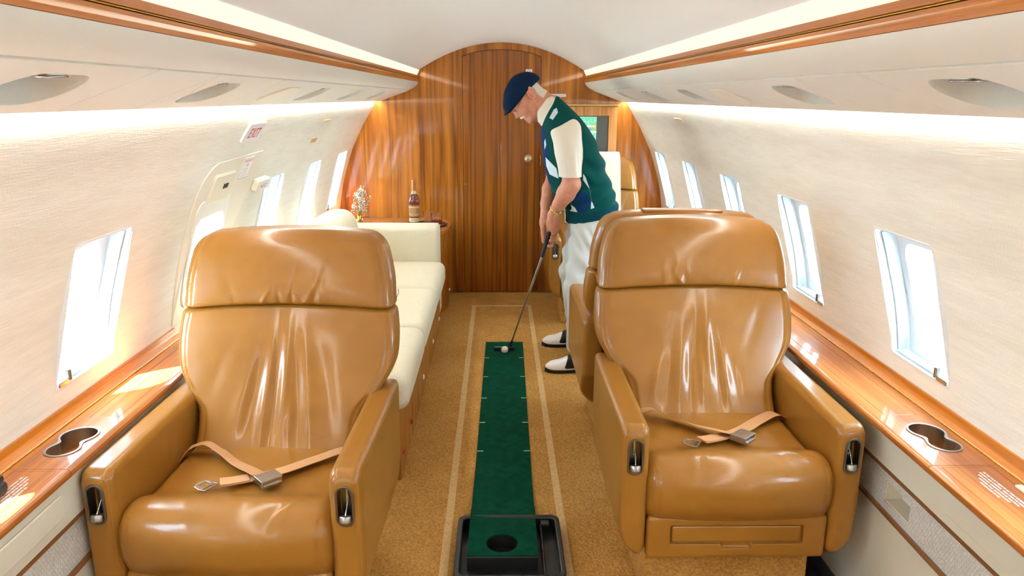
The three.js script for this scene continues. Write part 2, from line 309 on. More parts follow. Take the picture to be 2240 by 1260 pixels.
function makeWindow(s, zc, label) {
  const w = structGroup('window_' + (++winN), label, 'window');
  const yc = (WIN_Y0 + WIN_Y1) / 2, H = WIN_Y1 - WIN_Y0, W = 2 * WIN_H;
  // tray: four reveal walls between cloth wall and inner frame
  const tray = new THREE.Shape(denseRect(zc, yc, W + 0.012, H + 0.012, 0.014)); tray.holes.push(new THREE.Path(denseRect(zc, yc, W - 0.006, H - 0.006, 0.012)));
  mesh('reveal', bendPlate(tray, 0.062, 0.002, s), whiteTray, w);
  const fr = new THREE.Shape(denseRect(zc, yc, W + 0.02, H + 0.02, 0.014)); fr.holes.push(new THREE.Path(denseRect(zc, yc, W - 0.075, H - 0.075, 0.05)));
  mesh('inner_frame', bendPlate(fr, 0.012, 0.062, s), whiteTray, w);
  const fr2 = new THREE.Shape(denseRect(zc, yc, W + 0.02, H + 0.02, 0.014)); fr2.holes.push(new THREE.Path(denseRect(zc, yc, W - 0.115, H - 0.115, 0.06)));
  mesh('outer_frame', bendPlate(fr2, 0.012, 0.10, s), whiteTray, w);
  const gl = new THREE.Shape(denseRect(zc, yc, W - 0.10, H - 0.10, 0.055));
  const gp = new THREE.ShapeGeometry(gl, 10), p = gp.attributes.position; for (let i = 0; i < p.count; i++) { const z = p.getX(i), y = p.getY(i); p.setXYZ(i, s * (wallX(y) + 0.108), y, z); } gp.computeVertexNormals();
  mesh('pane', gp, glassPane, w);
  const ch = []; for (let k = 0; k <= 8; k++) { const y = lerp(WIN_Y0 + 0.01, WIN_Y1 - 0.01, k / 8); ch.push([s * (wallX(y) + 0.03), y, zc - WIN_H + 0.008]); }
  mesh('shade_track', ribbon(ch, 0.026, 0.005, [1, 0, 0], 16), greyChannel, w, 'grey metal track at side of window');
  const bt = [0, 0.5, 1].map((t) => [s * (wallX(WIN_Y0) + 0.012), WIN_Y0 + 0.006, lerp(zc - WIN_H + 0.006, zc + WIN_H - 0.006, t)]);
  mesh('sill_rail', tube(bt, 0.005, 6, 6), greyChannel, w);
  const lx = s * (wallX(WIN_Y0) + 0.002);
  mesh('latch', merge([cyl(0.0075, 0.0075, 0.03, lx, WIN_Y0 + 0.021, zc + 0.085), rbox(0.01, 0.014, 0.05, 0.003, lx, WIN_Y0 + 0.007, zc + 0.118)]), metal, w, 'small metal window shade latch');
  return w;
}
const winDesc = ['beside the bulkhead', 'second from the bulkhead', 'third from the bulkhead', 'fourth from the bulkhead', 'fifth from the bulkhead', 'sixth from the bulkhead', 'seventh from the bulkhead', 'eighth from the bulkhead', 'ninth from the bulkhead', 'tenth from the bulkhead'];
winZ.forEach((z, k) => {
  if (k !== 3) makeWindow(-1, z, 'bright cabin window in divan side wall, ' + winDesc[k]);
  makeWindow(1, z, 'bright cabin window in wall opposite the divan, ' + winDesc[k]);
});

// ceiling: shallow vault that drops a little towards the bulkhead
{
  const Y = (x, z) => { const rise = lerp(0.193, 0.25, ss(0.15, 0.9, z)), q = Math.abs(x) / 0.600; return 1.668 + rise * Math.pow(1 - Math.pow(q, lerp(2.0, 2.6, ss(0.15, 0.9, z))), 1); };
  const nx = 48, zs = [-0.03]; for (let z = 0.05; z < 1.2; z += 0.05) zs.push(z); for (let z = 1.3; z < Z1; z += 0.8) zs.push(z); zs.push(Z1);
  const pos = [], uv = [], idx = [], nz = zs.length, M = (nx + 1) * nz;
  for (const o of [0, 0.03]) for (const z of zs) for (let i = 0; i <= nx; i++) { const x = lerp(-0.600, 0.600, i / nx); pos.push(x, Y(x, z) + o, z); uv.push(x, z); }
  for (let j = 0; j < nz - 1; j++) for (let i = 0; i < nx; i++) { const a = j * (nx + 1) + i, b = a + 1, c = a + nx + 1, d = c + 1; idx.push(a, b, c, b, d, c, M + a, M + c, M + b, M + b, M + c, M + d); }
  const g = new THREE.BufferGeometry(); g.setAttribute('position', new THREE.Float32BufferAttribute(pos, 3)); g.setAttribute('uv', new THREE.Float32BufferAttribute(uv, 2)); g.setIndex(idx); g.computeVertexNormals();
  struct('ceiling', g, ceilingMat, 'smooth off-white vaulted cabin ceiling', 'ceiling');
  const sh = new THREE.Shape([[-1.4, -0.1], [1.4, -0.1], [1.4, 1.2], [1.0, 1.75], [0.5, 2.05], [-0.5, 2.05], [-1.0, 1.75], [-1.4, 1.2]].map((p) => new THREE.Vector2(...p)));
  struct('wall_front', boxUV(extrude(sh, 0.06).translate(0, 0, Z1), 'y'), panelCloth, 'plain cream partition at the forward end of the cabin', 'wall');
}
// roof skin over bins so that no daylight leaks in
{
  const half = [[1.03, 1.29], [1.02, 1.6], [0.9, 1.8], [0.6, 2.0]], out = [...half, [0, 2.05], ...half.map(([x, y]) => [-x, y]).reverse()], inn = out.map(([x, y]) => [x - 0.012 * Math.sign(x), y - (y > 1.5 ? 0.02 : 0)]).reverse();
  struct('roof_skin', prism([...out, ...inn], -0.1, Z1 + 0.05), creamPlastic, 'cabin roof shell above the overhead bins', 'roof');
  for (const s of [-1, 1]) {
    const q = [[1.04, 0.66], [1.18, 0.63], [1.30, 0.63], [1.30, 0.60], [1.04, 0.60]].map(([x, y]) => [s * x, y]);
    const p2 = [[1.225, 0.63], [1.245, 0.63], [1.245, -0.06], [1.225, -0.06]].map(([x, y]) => [s * x, y]);
    struct(s < 0 ? 'trim_1' : 'trim_2', prism(p2, -0.1, Z1 + 0.05), creamPlastic, s < 0 ? 'lower skin behind the divan side ledge' : 'lower skin behind the ledge opposite the divan', 'panel');
  }
}
// overhead bins with wood rail, cove light strip, underside panels
const COVE = std({ color: 0x5a4a34, emissive: new THREE.Color().setRGB(1.0, 0.86, 0.62), emissiveIntensity: 0.96, roughness: 0.6 });
const WASH = std({ color: 0xffffff, emissive: new THREE.Color().setRGB(1.0, 0.90, 0.72), emissiveIntensity: 4, roughness: 0.6 });
for (const s of [-1, 1]) {
  const side = s < 0 ? 'above the divan' : 'opposite the divan';
  const X = (p) => p.map(([x, y]) => [s * x, y]);
  const L = thing('cove_light', 'glowing warm light strip between ceiling and wood rail ' + side, 'light strip', [s * 0.61, 1.62, 0]);
  mesh('diffuser', prism(X([[-0.0125, 0.048], [0.007, 0.008], [0.02, 0.008], [0.02, 0.055]]), 0, Z1), COVE, L, 'glowing cream diffuser');
  const W = thing('wash_light', 'hidden strip lamp washing the side wall ' + side, 'light strip', [s * 0.902, 1.468, 0]);
  mesh('lamp_strip', box(0.024, 0.008, Z1 - 0.02, 0, 0.002, Z1 / 2), WASH, W);
  const B = thing('overhead_bin', 'cream overhead bin panels with reading light recesses and wood rail ' + side, 'overhead bin', [0, 0, 0]);
  const R = new THREE.Group(); R.name = 'wood_rail'; R.position.set(s * 0.61, 1.59, 0); R.userData.label = 'glossy wood rail'; B.add(R);
  mesh('upper_band', boxUV(prism(X([[0.004, 0.040], [-0.004, 0.040], [-0.006, 0.034], [-0.0065, 0.024], [-0.001, 0.021], [0.02, 0.021], [0.02, 0.04]]), 0, Z1, true), 'z'), railWood, R);
  mesh('lower_roll', boxUV(prism(X([[0.0, 0.020], [-0.006, 0.018], [-0.0095, 0.010], [-0.010, 0.002], [-0.006, -0.006], [0.004, -0.009], [0.02, -0.007], [0.02, 0.02]]), 0, Z1, true), 'z'), railWood, R);
  mesh('bead', tube([[s * -0.0068, 0.0205, 0.001], [s * -0.0068, 0.0205, Z1 / 2], [s * -0.0068, 0.0205, Z1]], 0.0010, 60, 8), brass, R, 'thin gold bead line');
  const face = [[0.606, 1.583], [0.611, 1.572], [0.620, 1.560], [0.634, 1.547], [0.650, 1.5375], [0.668, 1.5300]];
  mesh('fascia', boxUV(prism(X([...face, [0.680, 1.538], [0.655, 1.552], [0.64, 1.565], [0.63, 1.583]]), 0, Z1, true), 'z'), binMat, B);
  const A = [0.670, 1.528], Bq = [0.882, 1.4495], len = Math.hypot(Bq[0] - A[0], Bq[1] - A[1]), du = [(Bq[0] - A[0]) / len, (Bq[1] - A[1]) / len], nn = [-du[1], du[0]];
  const map = (g) => { const p = g.attributes.position; for (let i = 0; i < p.count; i++) { const z = p.getX(i), t = p.getY(i), d = p.getZ(i), bow = 0.006 * Math.sin(Math.PI * clamp(t / len)); p.setXYZ(i, s * (A[0] + du[0] * t + nn[0] * (d - bow)), A[1] + du[1] * t + nn[1] * (d - bow), z); } g.computeVertexNormals(); return boxUV(g, 'z'); };
  const recs = [4.43, 3.67, 2.57, 1.76, 0.95, 5.3, 6.2, 7.1], cuts = [0, 0.62, 1.36, 2.16, 3.30, 3.85, 4.17, 4.66, 5.6, 6.6, 7.5, Z1];
  for (let k = 0; k < cuts.length - 1; k++) {
    const a = cuts[k] + 0.0012, b = cuts[k + 1] - 0.0012;
    const sh = new THREE.Shape([[a, 0.0012], [b, 0.0012], [b, len], [a, len]].map((p) => new THREE.Vector2(...p)));
    const rz = recs.filter((z) => z > a + 0.1 && z < b - 0.1);
    for (const z of rz) sh.holes.push(rrect(z, 0.105, 0.215, 0.135, 0.06, THREE.Path, 8));
    mesh('underside_panel', map(new THREE.ExtrudeGeometry(sh, { depth: 0.007, bevelEnabled: true, bevelSize: 0.0015, bevelThickness: 0.0015, bevelOffset: -0.0015, bevelSegments: 2 })), binMat, B);
    for (const z of rz) {
      const o = rrect(z, 0.105, 0.229, 0.149, 0.066, THREE.Shape, 8); o.holes.push(rrect(z, 0.105, 0.213, 0.133, 0.059, THREE.Path, 8));
      const cup = mesh('recess', merge([map(new THREE.ExtrudeGeometry(o, { depth: 0.065, bevelEnabled: false }).translate(0, 0, 0.006)), map(new THREE.ExtrudeGeometry(rrect(z, 0.105, 0.229, 0.149, 0.066), { depth: 0.004, bevelEnabled: false }).translate(0, 0, 0.07))]), binMat, B);
      for (const dz of [-0.042, 0.045]) {
        const c = A[0] + du[0] * 0.082 + nn[0] * 0.026, d = A[1] + du[1] * 0.082 + nn[1] * 0.026;
        const rl = mesh('reading_light', merge([cyl(0.026, 0.027, 0.030, s * c, d, z + dz), new THREE.TorusGeometry(0.0255, 0.0022, 8, 28).rotateX(Math.PI / 2).translate(s * c, d - 0.015, z + dz)]), metal, cup, 'chrome reading light');
        mesh('lens', cyl(0.021, 0.021, 0.003, s * c, d - 0.0155, z + dz), blackPlastic, cup);
      }
    }
    if (k === 3) { // blank oval plate
      mesh('blank_plate', map(new THREE.ExtrudeGeometry(rrect(3.02, 0.11, 0.20, 0.13, 0.062), { depth: 0.003, bevelEnabled: true, bevelSize: 0.0012, bevelThickness: 0.0012, bevelOffset: -0.0012, bevelSegments: 2 }).translate(0, 0, -0.0014)), creamPlastic, B, 'blank oval cover plate');
    }
  }
  mesh('lower_edge', boxUV(prism(X([[0.882, 1.4480], [0.886, 1.450], [0.887, 1.457], [0.884, 1.462], [0.874, 1.466], [0.872, 1.456]]), 0, Z1, true), 'z'), binMat, B);
  mesh('back_skin', prism(X([[0.885, 1.458], [0.889, 1.458], [0.889, 1.62], [0.63, 1.64], [0.63, 1.636], [0.885, 1.616]]), 0, Z1), creamPlastic, B);
}

// ------------------------------------------------------------------ aft bulkhead with its door
{
  const pts = [];
  for (let y = 0; y <= 1.44; y += 0.06) pts.push([wallX(y) + 0.012, y]);
  pts.push([0.93, 1.46], [0.93, 1.62], [0.66, 1.68], [0.603, 1.70]);
  for (let k = 1; k < 12; k++) { const x = lerp(0.603, 0, k / 12); pts.push([x, 1.70 + 0.2 * (1 - (x / 0.603) ** 2)]); }
  const full = [...pts, [0, 1.9], ...pts.slice().reverse().map(([x, y]) => [-x, y])];
  const sh = new THREE.Shape(full.map((p) => new THREE.Vector2(...p)));
  const DW = 0.2855, doorPts = (g) => { const o = [[-DW - g, 0.006 - g], [DW + g, 0.006 - g], [DW + g, 1.760 + g]]; for (let k = 1; k < 12; k++) { const t = 1 - 2 * k / 12; o.push([t * (DW + g) * 0.96, 1.772 + g + 0.038 * (1 - t * t)]); } o.push([-DW - g, 1.760 + g]); return o.map((p) => new THREE.Vector2(...p)); };
  sh.holes.push(new THREE.Path(doorPts(0.003)));
  const b = struct('wall_back', boxUV(extrude(sh, 0.03).translate(0, 0, -0.03), 'y'), veneer, 'glossy wood veneer bulkhead at the aft end of the cabin', 'wall');
  mesh('backing', boxUV(box(2.6, 2.0, 0.02, 0, 0.95, -0.05), 'y'), veneer, b);
  const tape = (pts) => tube(pts, 0.0012, 20, 5);
  mesh('metal_toe_strip', merge([rbox(0.10, 0.006, 0.012, 0.002, -0.345, 0.006, 0.006), rbox(0.12, 0.006, 0.012, 0.002, 0.36, 0.006, 0.006)]), darkMetal, b);
  const d = structGroup('door_1', 'glossy wood lavatory door with round knob and arched top', 'door');
  const dp = doorPts(-0.0005), split = -0.006, topAt = (x) => { let best = 1.81; for (let i = 2; i < dp.length - 1; i++) { const a = dp[i], q = dp[i + 1]; if ((a.x - x) * (q.x - x) <= 0) best = lerp(a.y, q.y, (x - a.x) / (q.x - a.x)); } return best; };
  for (const sd of [-1, 1]) {
    const e = split + sd * 0.0006, pts = sd > 0 ? [new THREE.Vector2(e, dp[0].y), ...dp.slice(1).filter((q) => q.x > e + 0.004), new THREE.Vector2(e, topAt(e))] : [dp[0], new THREE.Vector2(e, dp[0].y), new THREE.Vector2(e, topAt(e)), ...dp.slice(2).filter((q) => q.x < e - 0.004)];
    mesh('door_leaf', boxUV(extrude(new THREE.Shape(pts), 0.028, 0.0012).translate(0, 0, -0.028), 'y'), doorVeneer, d);
  }
  mesh('knob', new THREE.LatheGeometry([[0, 0.030], [0.018, 0.029], [0.024, 0.025], [0.0255, 0.018], [0.022, 0.010], [0.013, 0.006], [0.013, 0.002], [0.030, 0.002], [0.030, 0.0]].map((p) => new THREE.Vector2(...p)), 36).rotateX(Math.PI / 2).translate(0.199, 1.033, 0), std({ color: 0xcdbf9c, roughness: 0.3, metalness: 1 }), d, 'round satin brass knob');
  for (const y of [1.502, 0.842]) mesh('hinge_plate', rbox(0.026, 0.006, 0.003, 0.001, -0.272, y, 0.0012), darkMetal, d);
  mesh('latch_plate', rbox(0.006, 0.075, 0.004, 0.001, 0.291, 1.02, 0.001), metal, d, 'steel latch plate');
  const ns = thing('no_smoking_sign', 'small white no smoking placard on the wood door', 'sign', [0.198, 1.632, 0.0]);
  mesh('plate', rbox(0.046, 0.046, 0.002, 0.001, 0, 0.02, 0.002), whitePlastic, ns);
  mesh('print', new THREE.PlaneGeometry(0.044, 0.044).translate(0, 0.02, 0.0034), std({ roughness: 0.5, map: canvasTex(128, 128, (g) => { g.fillStyle = '#f2f1f4'; g.fillRect(0, 0, 128, 128); g.strokeStyle = '#b04a52'; g.lineWidth = 9; g.beginPath(); g.arc(64, 64, 46, 0, 7); g.moveTo(32, 96); g.lineTo(96, 32); g.stroke(); g.strokeStyle = '#50506a'; g.lineWidth = 10; g.beginPath(); g.moveTo(30, 70); g.lineTo(98, 70); g.stroke(); }) }), ns);
  const pl = thing('warning_placard', 'long narrow white placard with purple print above the monitor', 'sign', [0.407, 1.483, 0]);
  const lines = (g, w, h, n, col) => { g.fillStyle = '#efedf2'; g.fillRect(0, 0, w, h); g.fillStyle = col; };
  mesh('plate', rbox(0.128, 0.02, 0.002, 0.001, 0, 0.010, 0.002), whitePlastic, pl);
  mesh('print', new THREE.PlaneGeometry(0.126, 0.018).translate(0, 0.010, 0.0034), std({ roughness: 0.5, map: canvasTex(512, 72, (g) => { lines(g, 512, 72); g.fillStyle = '#6a4a86'; g.font = 'bold 30px sans-serif'; g.fillText('FASTEN SEAT BELT WHILE SEATED', 12, 46, 488); }) }), pl);
  mesh('plate', rbox(0.05, 0.014, 0.002, 0.001, -0.035, -0.012, 0.002), whitePlastic, pl);
  mesh('print', new THREE.PlaneGeometry(0.048, 0.012).translate(-0.035, -0.012, 0.0034), std({ roughness: 0.5, map: canvasTex(256, 64, (g) => { lines(g, 256, 64); g.fillStyle = '#6a4a86'; g.fillRect(14, 26, 226, 12); }) }), pl);
  // monitor in its wood surround
  const m = thing('wall_monitor', 'flat monitor showing a green map in a pale wood surround on the bulkhead', 'monitor', [0.6, 1.04, 0]);
  const frame = new THREE.Shape([[-0.245, 0], [0.25, 0], [0.25, 0.375], [-0.245, 0.375]].map((p) => new THREE.Vector2(...p))); frame.holes.push(rrect(-0.012, 0.163, 0.40, 0.292, 0.004, THREE.Path));
  mesh('surround', boxUV(extrude(frame, 0.035, 0.003), 'y'), phy({ map: woodTex([168, 110, 56], [196, 138, 78], [214, 160, 98], 131, [0.5, 0.9]), ...lacquer }), m, 'pale wood surround');
  mesh('ledge_trim', boxUV(rbox(0.56, 0.014, 0.05, 0.004, -0.02, 0.385, 0.022), 'x'), phy({ map: woodTex([178, 128, 62], [206, 156, 84], [222, 178, 108], 133, [0.5, 0.5]), ...lacquer }), m);
  mesh('bezel', rbox(0.402, 0.294, 0.012, 0.002, -0.012, 0.163, 0.014), std({ color: 0x4a4a44, roughness: 0.25 }), m, 'dark grey bezel');
  const map = canvasTex(512, 476, (g, w, h) => {
    g.fillStyle = '#5fae8e'; g.fillRect(0, 0, w, h); seed = 777;
    for (let k = 0; k < 2600; k++) { const t = rnd(); g.fillStyle = t < 0.4 ? 'rgba(150,214,186,0.30)' : t < 0.8 ? 'rgba(50,140,104,0.30)' : 'rgba(210,238,220,0.25)'; g.beginPath(); g.arc(rnd() * w, rnd() * h, 1.5 + 7 * rnd(), 0, 7); g.fill(); }
    g.fillStyle = '#7d9a60'; g.beginPath(); g.moveTo(300, 210); g.quadraticCurveTo(380, 120, 512, 70); g.lineTo(512, 170); g.quadraticCurveTo(400, 190, 330, 250); g.fill();
    g.strokeStyle = '#2f6fd0'; g.lineWidth = 7; g.beginPath(); g.moveTo(0, 360); g.bezierCurveTo(160, 300, 260, 260, 460, 150); g.stroke();
    g.fillStyle = '#2a66d8'; g.beginPath(); g.ellipse(410, 165, 34, 12, -0.4, 0, 7); g.fill();
    g.fillStyle = '#fff'; g.font = 'bold 30px sans-serif'; g.fillText('Trois-Rivières', 300, 128); g.fillText('Drummondville', 290, 200); g.fillText('Montréal', 120, 330); g.fillText('Granby', 400, 300);
  });
  mesh('screen', new THREE.PlaneGeometry(0.30, 0.278).translate(-0.05, 0.163, 0.0206), std({ map, emissiveMap: map, emissive: 0xffffff, emissiveIntensity: 0.7, roughness: 0.25 }), m, 'lit map picture');
  const sl = new THREE.RectAreaLight(new THREE.Color().setRGB(0.35, 0.75, 0.6), 0.5, 0.30, 0.278); sl.position.set(0.55, 1.203, 0.024); sl.lookAt(0.55, 1.203, 1); sl.castShadow = true; scene.add(sl);
}

// ------------------------------------------------------------------ side ledges and the panelling below them
const LY = 0.62;
function figure8(cx, cz, grow = 0, n = 72) {
  const A = [0.0, -0.037, 0.045], Bc = [0.002, 0.044, 0.039], out = [];
  for (let k = 0; k < n; k++) {
    const a = k / n * Math.PI * 2, dx = Math.cos(a), dz = Math.sin(a); let r = 0.001;
    for (; r < 0.14; r += 0.0004) { const x = dx * r, z = dz * r, d = smin(Math.hypot(x - A[0], z - A[1]) - A[2], Math.hypot(x - Bc[0], z - Bc[1]) - Bc[2], 0.03); if (d > grow) break; }
    out.push(new THREE.Vector2(cx + dx * r, cz + dz * r));
  }
  return out;
}
for (const s of [-1, 1]) {
  const where = s < 0 ? 'on the divan side' : 'opposite the divan';
  const L = thing('side_ledge', 'glossy wood armrest ledge below the windows ' + where, 'ledge', [0, 0, 0]);
  const flat = (sh, y, h, bevel = 0) => { const g = extrude(sh, h, bevel).rotateX(Math.PI / 2).translate(0, y, 0); return boxUV(g, 'z'); };   // shape in (x, z), top at y
  const cz = s < 0 ? 3.888 : 3.882, cx = s * 1.117;
  // deck in sections, with lids let into it
  const rect = (x0, z0, x1, z1, Cls = THREE.Shape) => new Cls([[x0, z0], [x1, z0], [x1, z1], [x0, z1]].map((p) => new THREE.Vector2(s * p[0], p[1])));
  const cuts = [0.66, 1.7, 2.75, 4.035, 5.2, 6.4, 7.5, Z1], start = s < 0 ? 0 : 0;
  const zz = s < 0 ? [3.015, ...cuts.slice(3)] : [0.01, ...cuts], xi = s < 0 ? 0.024 : 0;
  for (let k = 0; k < zz.length - 1; k++) {
    const a = zz[k] + 0.0008, b = zz[k + 1] - 0.0008, sh = rect(1.030 + xi, a, 1.184, b), lids = [], cupHere = a < cz && b > cz;
    if (cupHere) { lids.push([1.058 + xi * 0.6, s < 0 ? 3.12 : 2.85, 1.150, 3.738]); sh.holes.push(new THREE.Path(figure8(cx, cz, 0.001))); }
    else if (zz[k] === 4.035) lids.push([1.044 + xi, 4.045, 1.165, 4.9]);
    else lids.push([1.058 + xi * 0.6, a + 0.12, 1.150, b - 0.12]);
    for (const q of lids) sh.holes.push(rect(q[0] - 0.001, q[1] - 0.001, q[2] + 0.001, q[3] + 0.001, THREE.Path));
    mesh('deck', flat(sh, LY, 0.014), cherry, L);
    for (const q of lids) mesh('lid', flat(rect(...q), LY + 0.0003, 0.013, 0.0008), cherry, L, 'flush hinged wood lid');
    mesh('nosing', boxUV(prism([[1.031, 0.620], [1.022, 0.6185], [1.0165, 0.614], [1.0145, 0.607], [1.0165, 0.600], [1.022, 0.596], [1.031, 0.595]].map(([x, y]) => [s * (x + xi), y]), a, b, true), 'z'), cherry, L);
    mesh('groove_floor', box(0.11, 0.004, b - a - 0.02, s * 1.125, LY - 0.062, (a + b) / 2), cherry, L);
  }
  const z0 = s < 0 ? 3.015 : 0.01;
  mesh('wall_moulding', boxUV(prism([[1.184, 0.612], [1.185, 0.6215], [1.190, 0.625], [1.197, 0.630], [1.206, 0.641], [1.212, 0.652], [1.224, 0.652], [1.224, 0.612]].map(([x, y]) => [s * x, y]), z0, Z1, true), 'z'), railWood, L, 'dark wood cove moulding against wall');
  mesh('bead', tube([[s * 1.1865, 0.6225, z0], [s * 1.1865, 0.6225, 4], [s * 1.1865, 0.6225, Z1]], 0.0017, 60, 8), brass, L, 'thin gold bead');
  // cup holder
  const ring = new THREE.Shape(figure8(cx, cz, 0.0035)); ring.holes.push(new THREE.Path(figure8(cx, cz, -0.0025)));
  const cup = mesh('cup_holder', merge([flat(ring, LY + 0.003, 0.005, 0.001), (() => { const w = new THREE.Shape(figure8(cx, cz, 0.0005)); w.holes.push(new THREE.Path(figure8(cx, cz, -0.0012))); return flat(w, LY, 0.052); })()]), brushed, L, 'polished metal double cup holder');
  mesh('cup_floor', flat(new THREE.Shape(figure8(cx, cz, 0)), LY - 0.048, 0.004), cherry, cup);
  // printed notice on the near lid
  const N = thing('notice_print', 'block of tiny white print on the ledge lid ' + where, 'notice', [s * 1.108, LY + 0.0012, 4.155], s > 0 ? -Math.PI / 2 : Math.PI / 2);
  const tx = canvasTex(512, 160, (g, w, h) => { g.clearRect(0, 0, w, h); g.fillStyle = '#ffffff'; g.font = 'bold 23px sans-serif'; ['DO NOT PLACE OBJECTS ON TABLE DURING TAXI,', 'TAKEOFF AND LANDING. TABLE MUST BE STOWED', 'AND LATCHED. MAXIMUM LOAD ON TABLE WHEN', 'EXTENDED 10 LB. OCCUPANTS MUST', 'REMAIN CLEAR OF LID.'].forEach((t, i) => g.fillText(t, [4, 4, 40, 90, 150][i], 26 + i * 30, [500, 500, 430, 330, 210][i])); });
  mesh('print', new THREE.PlaneGeometry(0.17, 0.05).rotateX(-Math.PI / 2), std({ map: tx, transparent: true, alphaTest: 0.35, roughness: 0.5, color: 0xffffff }), N);
  // panelling below
  const P = structGroup(s < 0 ? 'baseboard_left' : 'baseboard_right', 'padded and wood-trimmed lower side panelling ' + where, 'panelling');
  const px = (x, y, w, h, m, name, r = 0.002, lab) => mesh(name, boxUV(rbox(w, h, Z1 - z0, r, s * x, y, (Z1 + z0) / 2), 'z'), m, P, lab);
  px(1.054, 0.543, 0.014, 0.105, padLeather, 'upper_panel');
  px(1.056, 0.486, 0.020, 0.013, trimWood, 'wood_strip', 0.002, 'thin brown wood strip');
  px(1.056, 0.361, 0.020, 0.013, trimWood, 'wood_strip', 0.002, 'thin brown wood strip');
  px(1.060, 0.178, 0.016, 0.356, padLeather, 'lower_panel');
  // tweed panel, with a recess for a socket on one side
  const rz = 3.865, sec = s > 0 ? [[z0, rz - 0.063], [rz + 0.063, Z1]] : [[z0, Z1]];
  for (const [a, b] of sec) mesh('tweed_panel', boxUV(box(0.012, 0.114, b - a, s * 1.060, 0.4235, (a + b) / 2), 'z'), tweed, P, 'grey woven fabric panel');
  if (s > 0) {
    for (const dy of [-0.044, 0.044]) mesh('tweed_panel', boxUV(box(0.012, 0.026, 0.126, 1.060, 0.4235 + dy, rz), 'z'), tweed, P);
    const O = thing('socket_recess', 'recessed box with round black socket in the fabric panel', 'socket', [1.055, 0.3925, rz]);
    const bx = [box(0.05, 0.003, 0.126, 0.026, 0.0015, 0), box(0.05, 0.003, 0.126, 0.026, 0.0605, 0), box(0.05, 0.062, 0.003, 0.026, 0.031, -0.0615), box(0.05, 0.062, 0.003, 0.026, 0.031, 0.0615), box(0.003, 0.062, 0.126, 0.05, 0.031, 0)];
    mesh('box', merge(bx), creamPlastic, O);
    mesh('socket_plate', rbox(0.003, 0.05, 0.07, 0.001, 0.047, 0.031, 0.012), whitePlastic, O);
    mesh('socket', cyl(0.019, 0.019, 0.008, 0, 0, 0).rotateZ(Math.PI / 2).translate(0.043, 0.034, 0.015), blackPlastic, O, 'round black socket');
    mesh('socket_jack', merge([rbox(0.004, 0.012, 0.008, 0.001, 0.039, 0.036, 0.010), rbox(0.004, 0.010, 0.008, 0.001, 0.039, 0.03, 0.020)]), std({ color: 0x2c7fc0, roughness: 0.4 }), O, 'blue jack opening');
    mesh('screw', cyl(0.004, 0.004, 0.003, 0, 0, 0, 12).rotateZ(Math.PI / 2).translate(0.0455, 0.034, -0.016), metal, O);
    // fold-out flap outline on the upper panel
  }
  mesh('armrest_flap', boxUV(rbox(0.008, 0.060, 0.9, 0.004, s * 1.0455, 0.548, 4.53), 'z'), padLeather, P, 'padded flap with rounded corners');
}
{ // white latch plate and dark item resting on ledges at the edge of the frame
  const K = thing('ledge_latch', 'small white switch plate on the ledge opposite the divan', 'switch', [1.165, LY + 0.0004, 4.165]);
  mesh('plate', rbox(0.018, 0.006, 0.05, 0.002, 0, 0.003, 0), creamPlastic, K);
  const H = thing('phone_handset', 'dark handset lying on the divan side ledge', 'handset', [-1.135, LY + 0.0005, 4.215], 0.1);
  mesh('body', rbox(0.05, 0.03, 0.16, 0.012, 0, 0.015, 0, 4), blackPlastic, H); mesh('ear_pad', rbox(0.046, 0.02, 0.045, 0.009, 0, 0.037, -0.05, 4), blackPlastic, H);
}
// floor tracks beside the seats
for (const s of [-1, 1]) { const t = thing('floor_track', s < 0 ? 'dark seat track strip along the divan side wall' : 'dark seat track strip between armchairs and panelling', 'floor track', [s * 1.0, 0, 4.4]); mesh('base', rbox(0.09, 0.008, 4.0, 0.002, 0, 0.004, 0), std({ color: 0x20242a, roughness: 0.7, bumpMap: carpetBump, bumpScale: 0.002 }), t); mesh('groove', rbox(0.014, 0.003, 3.96, 0.001, 0, 0.008, 0), blackMatte, t); }

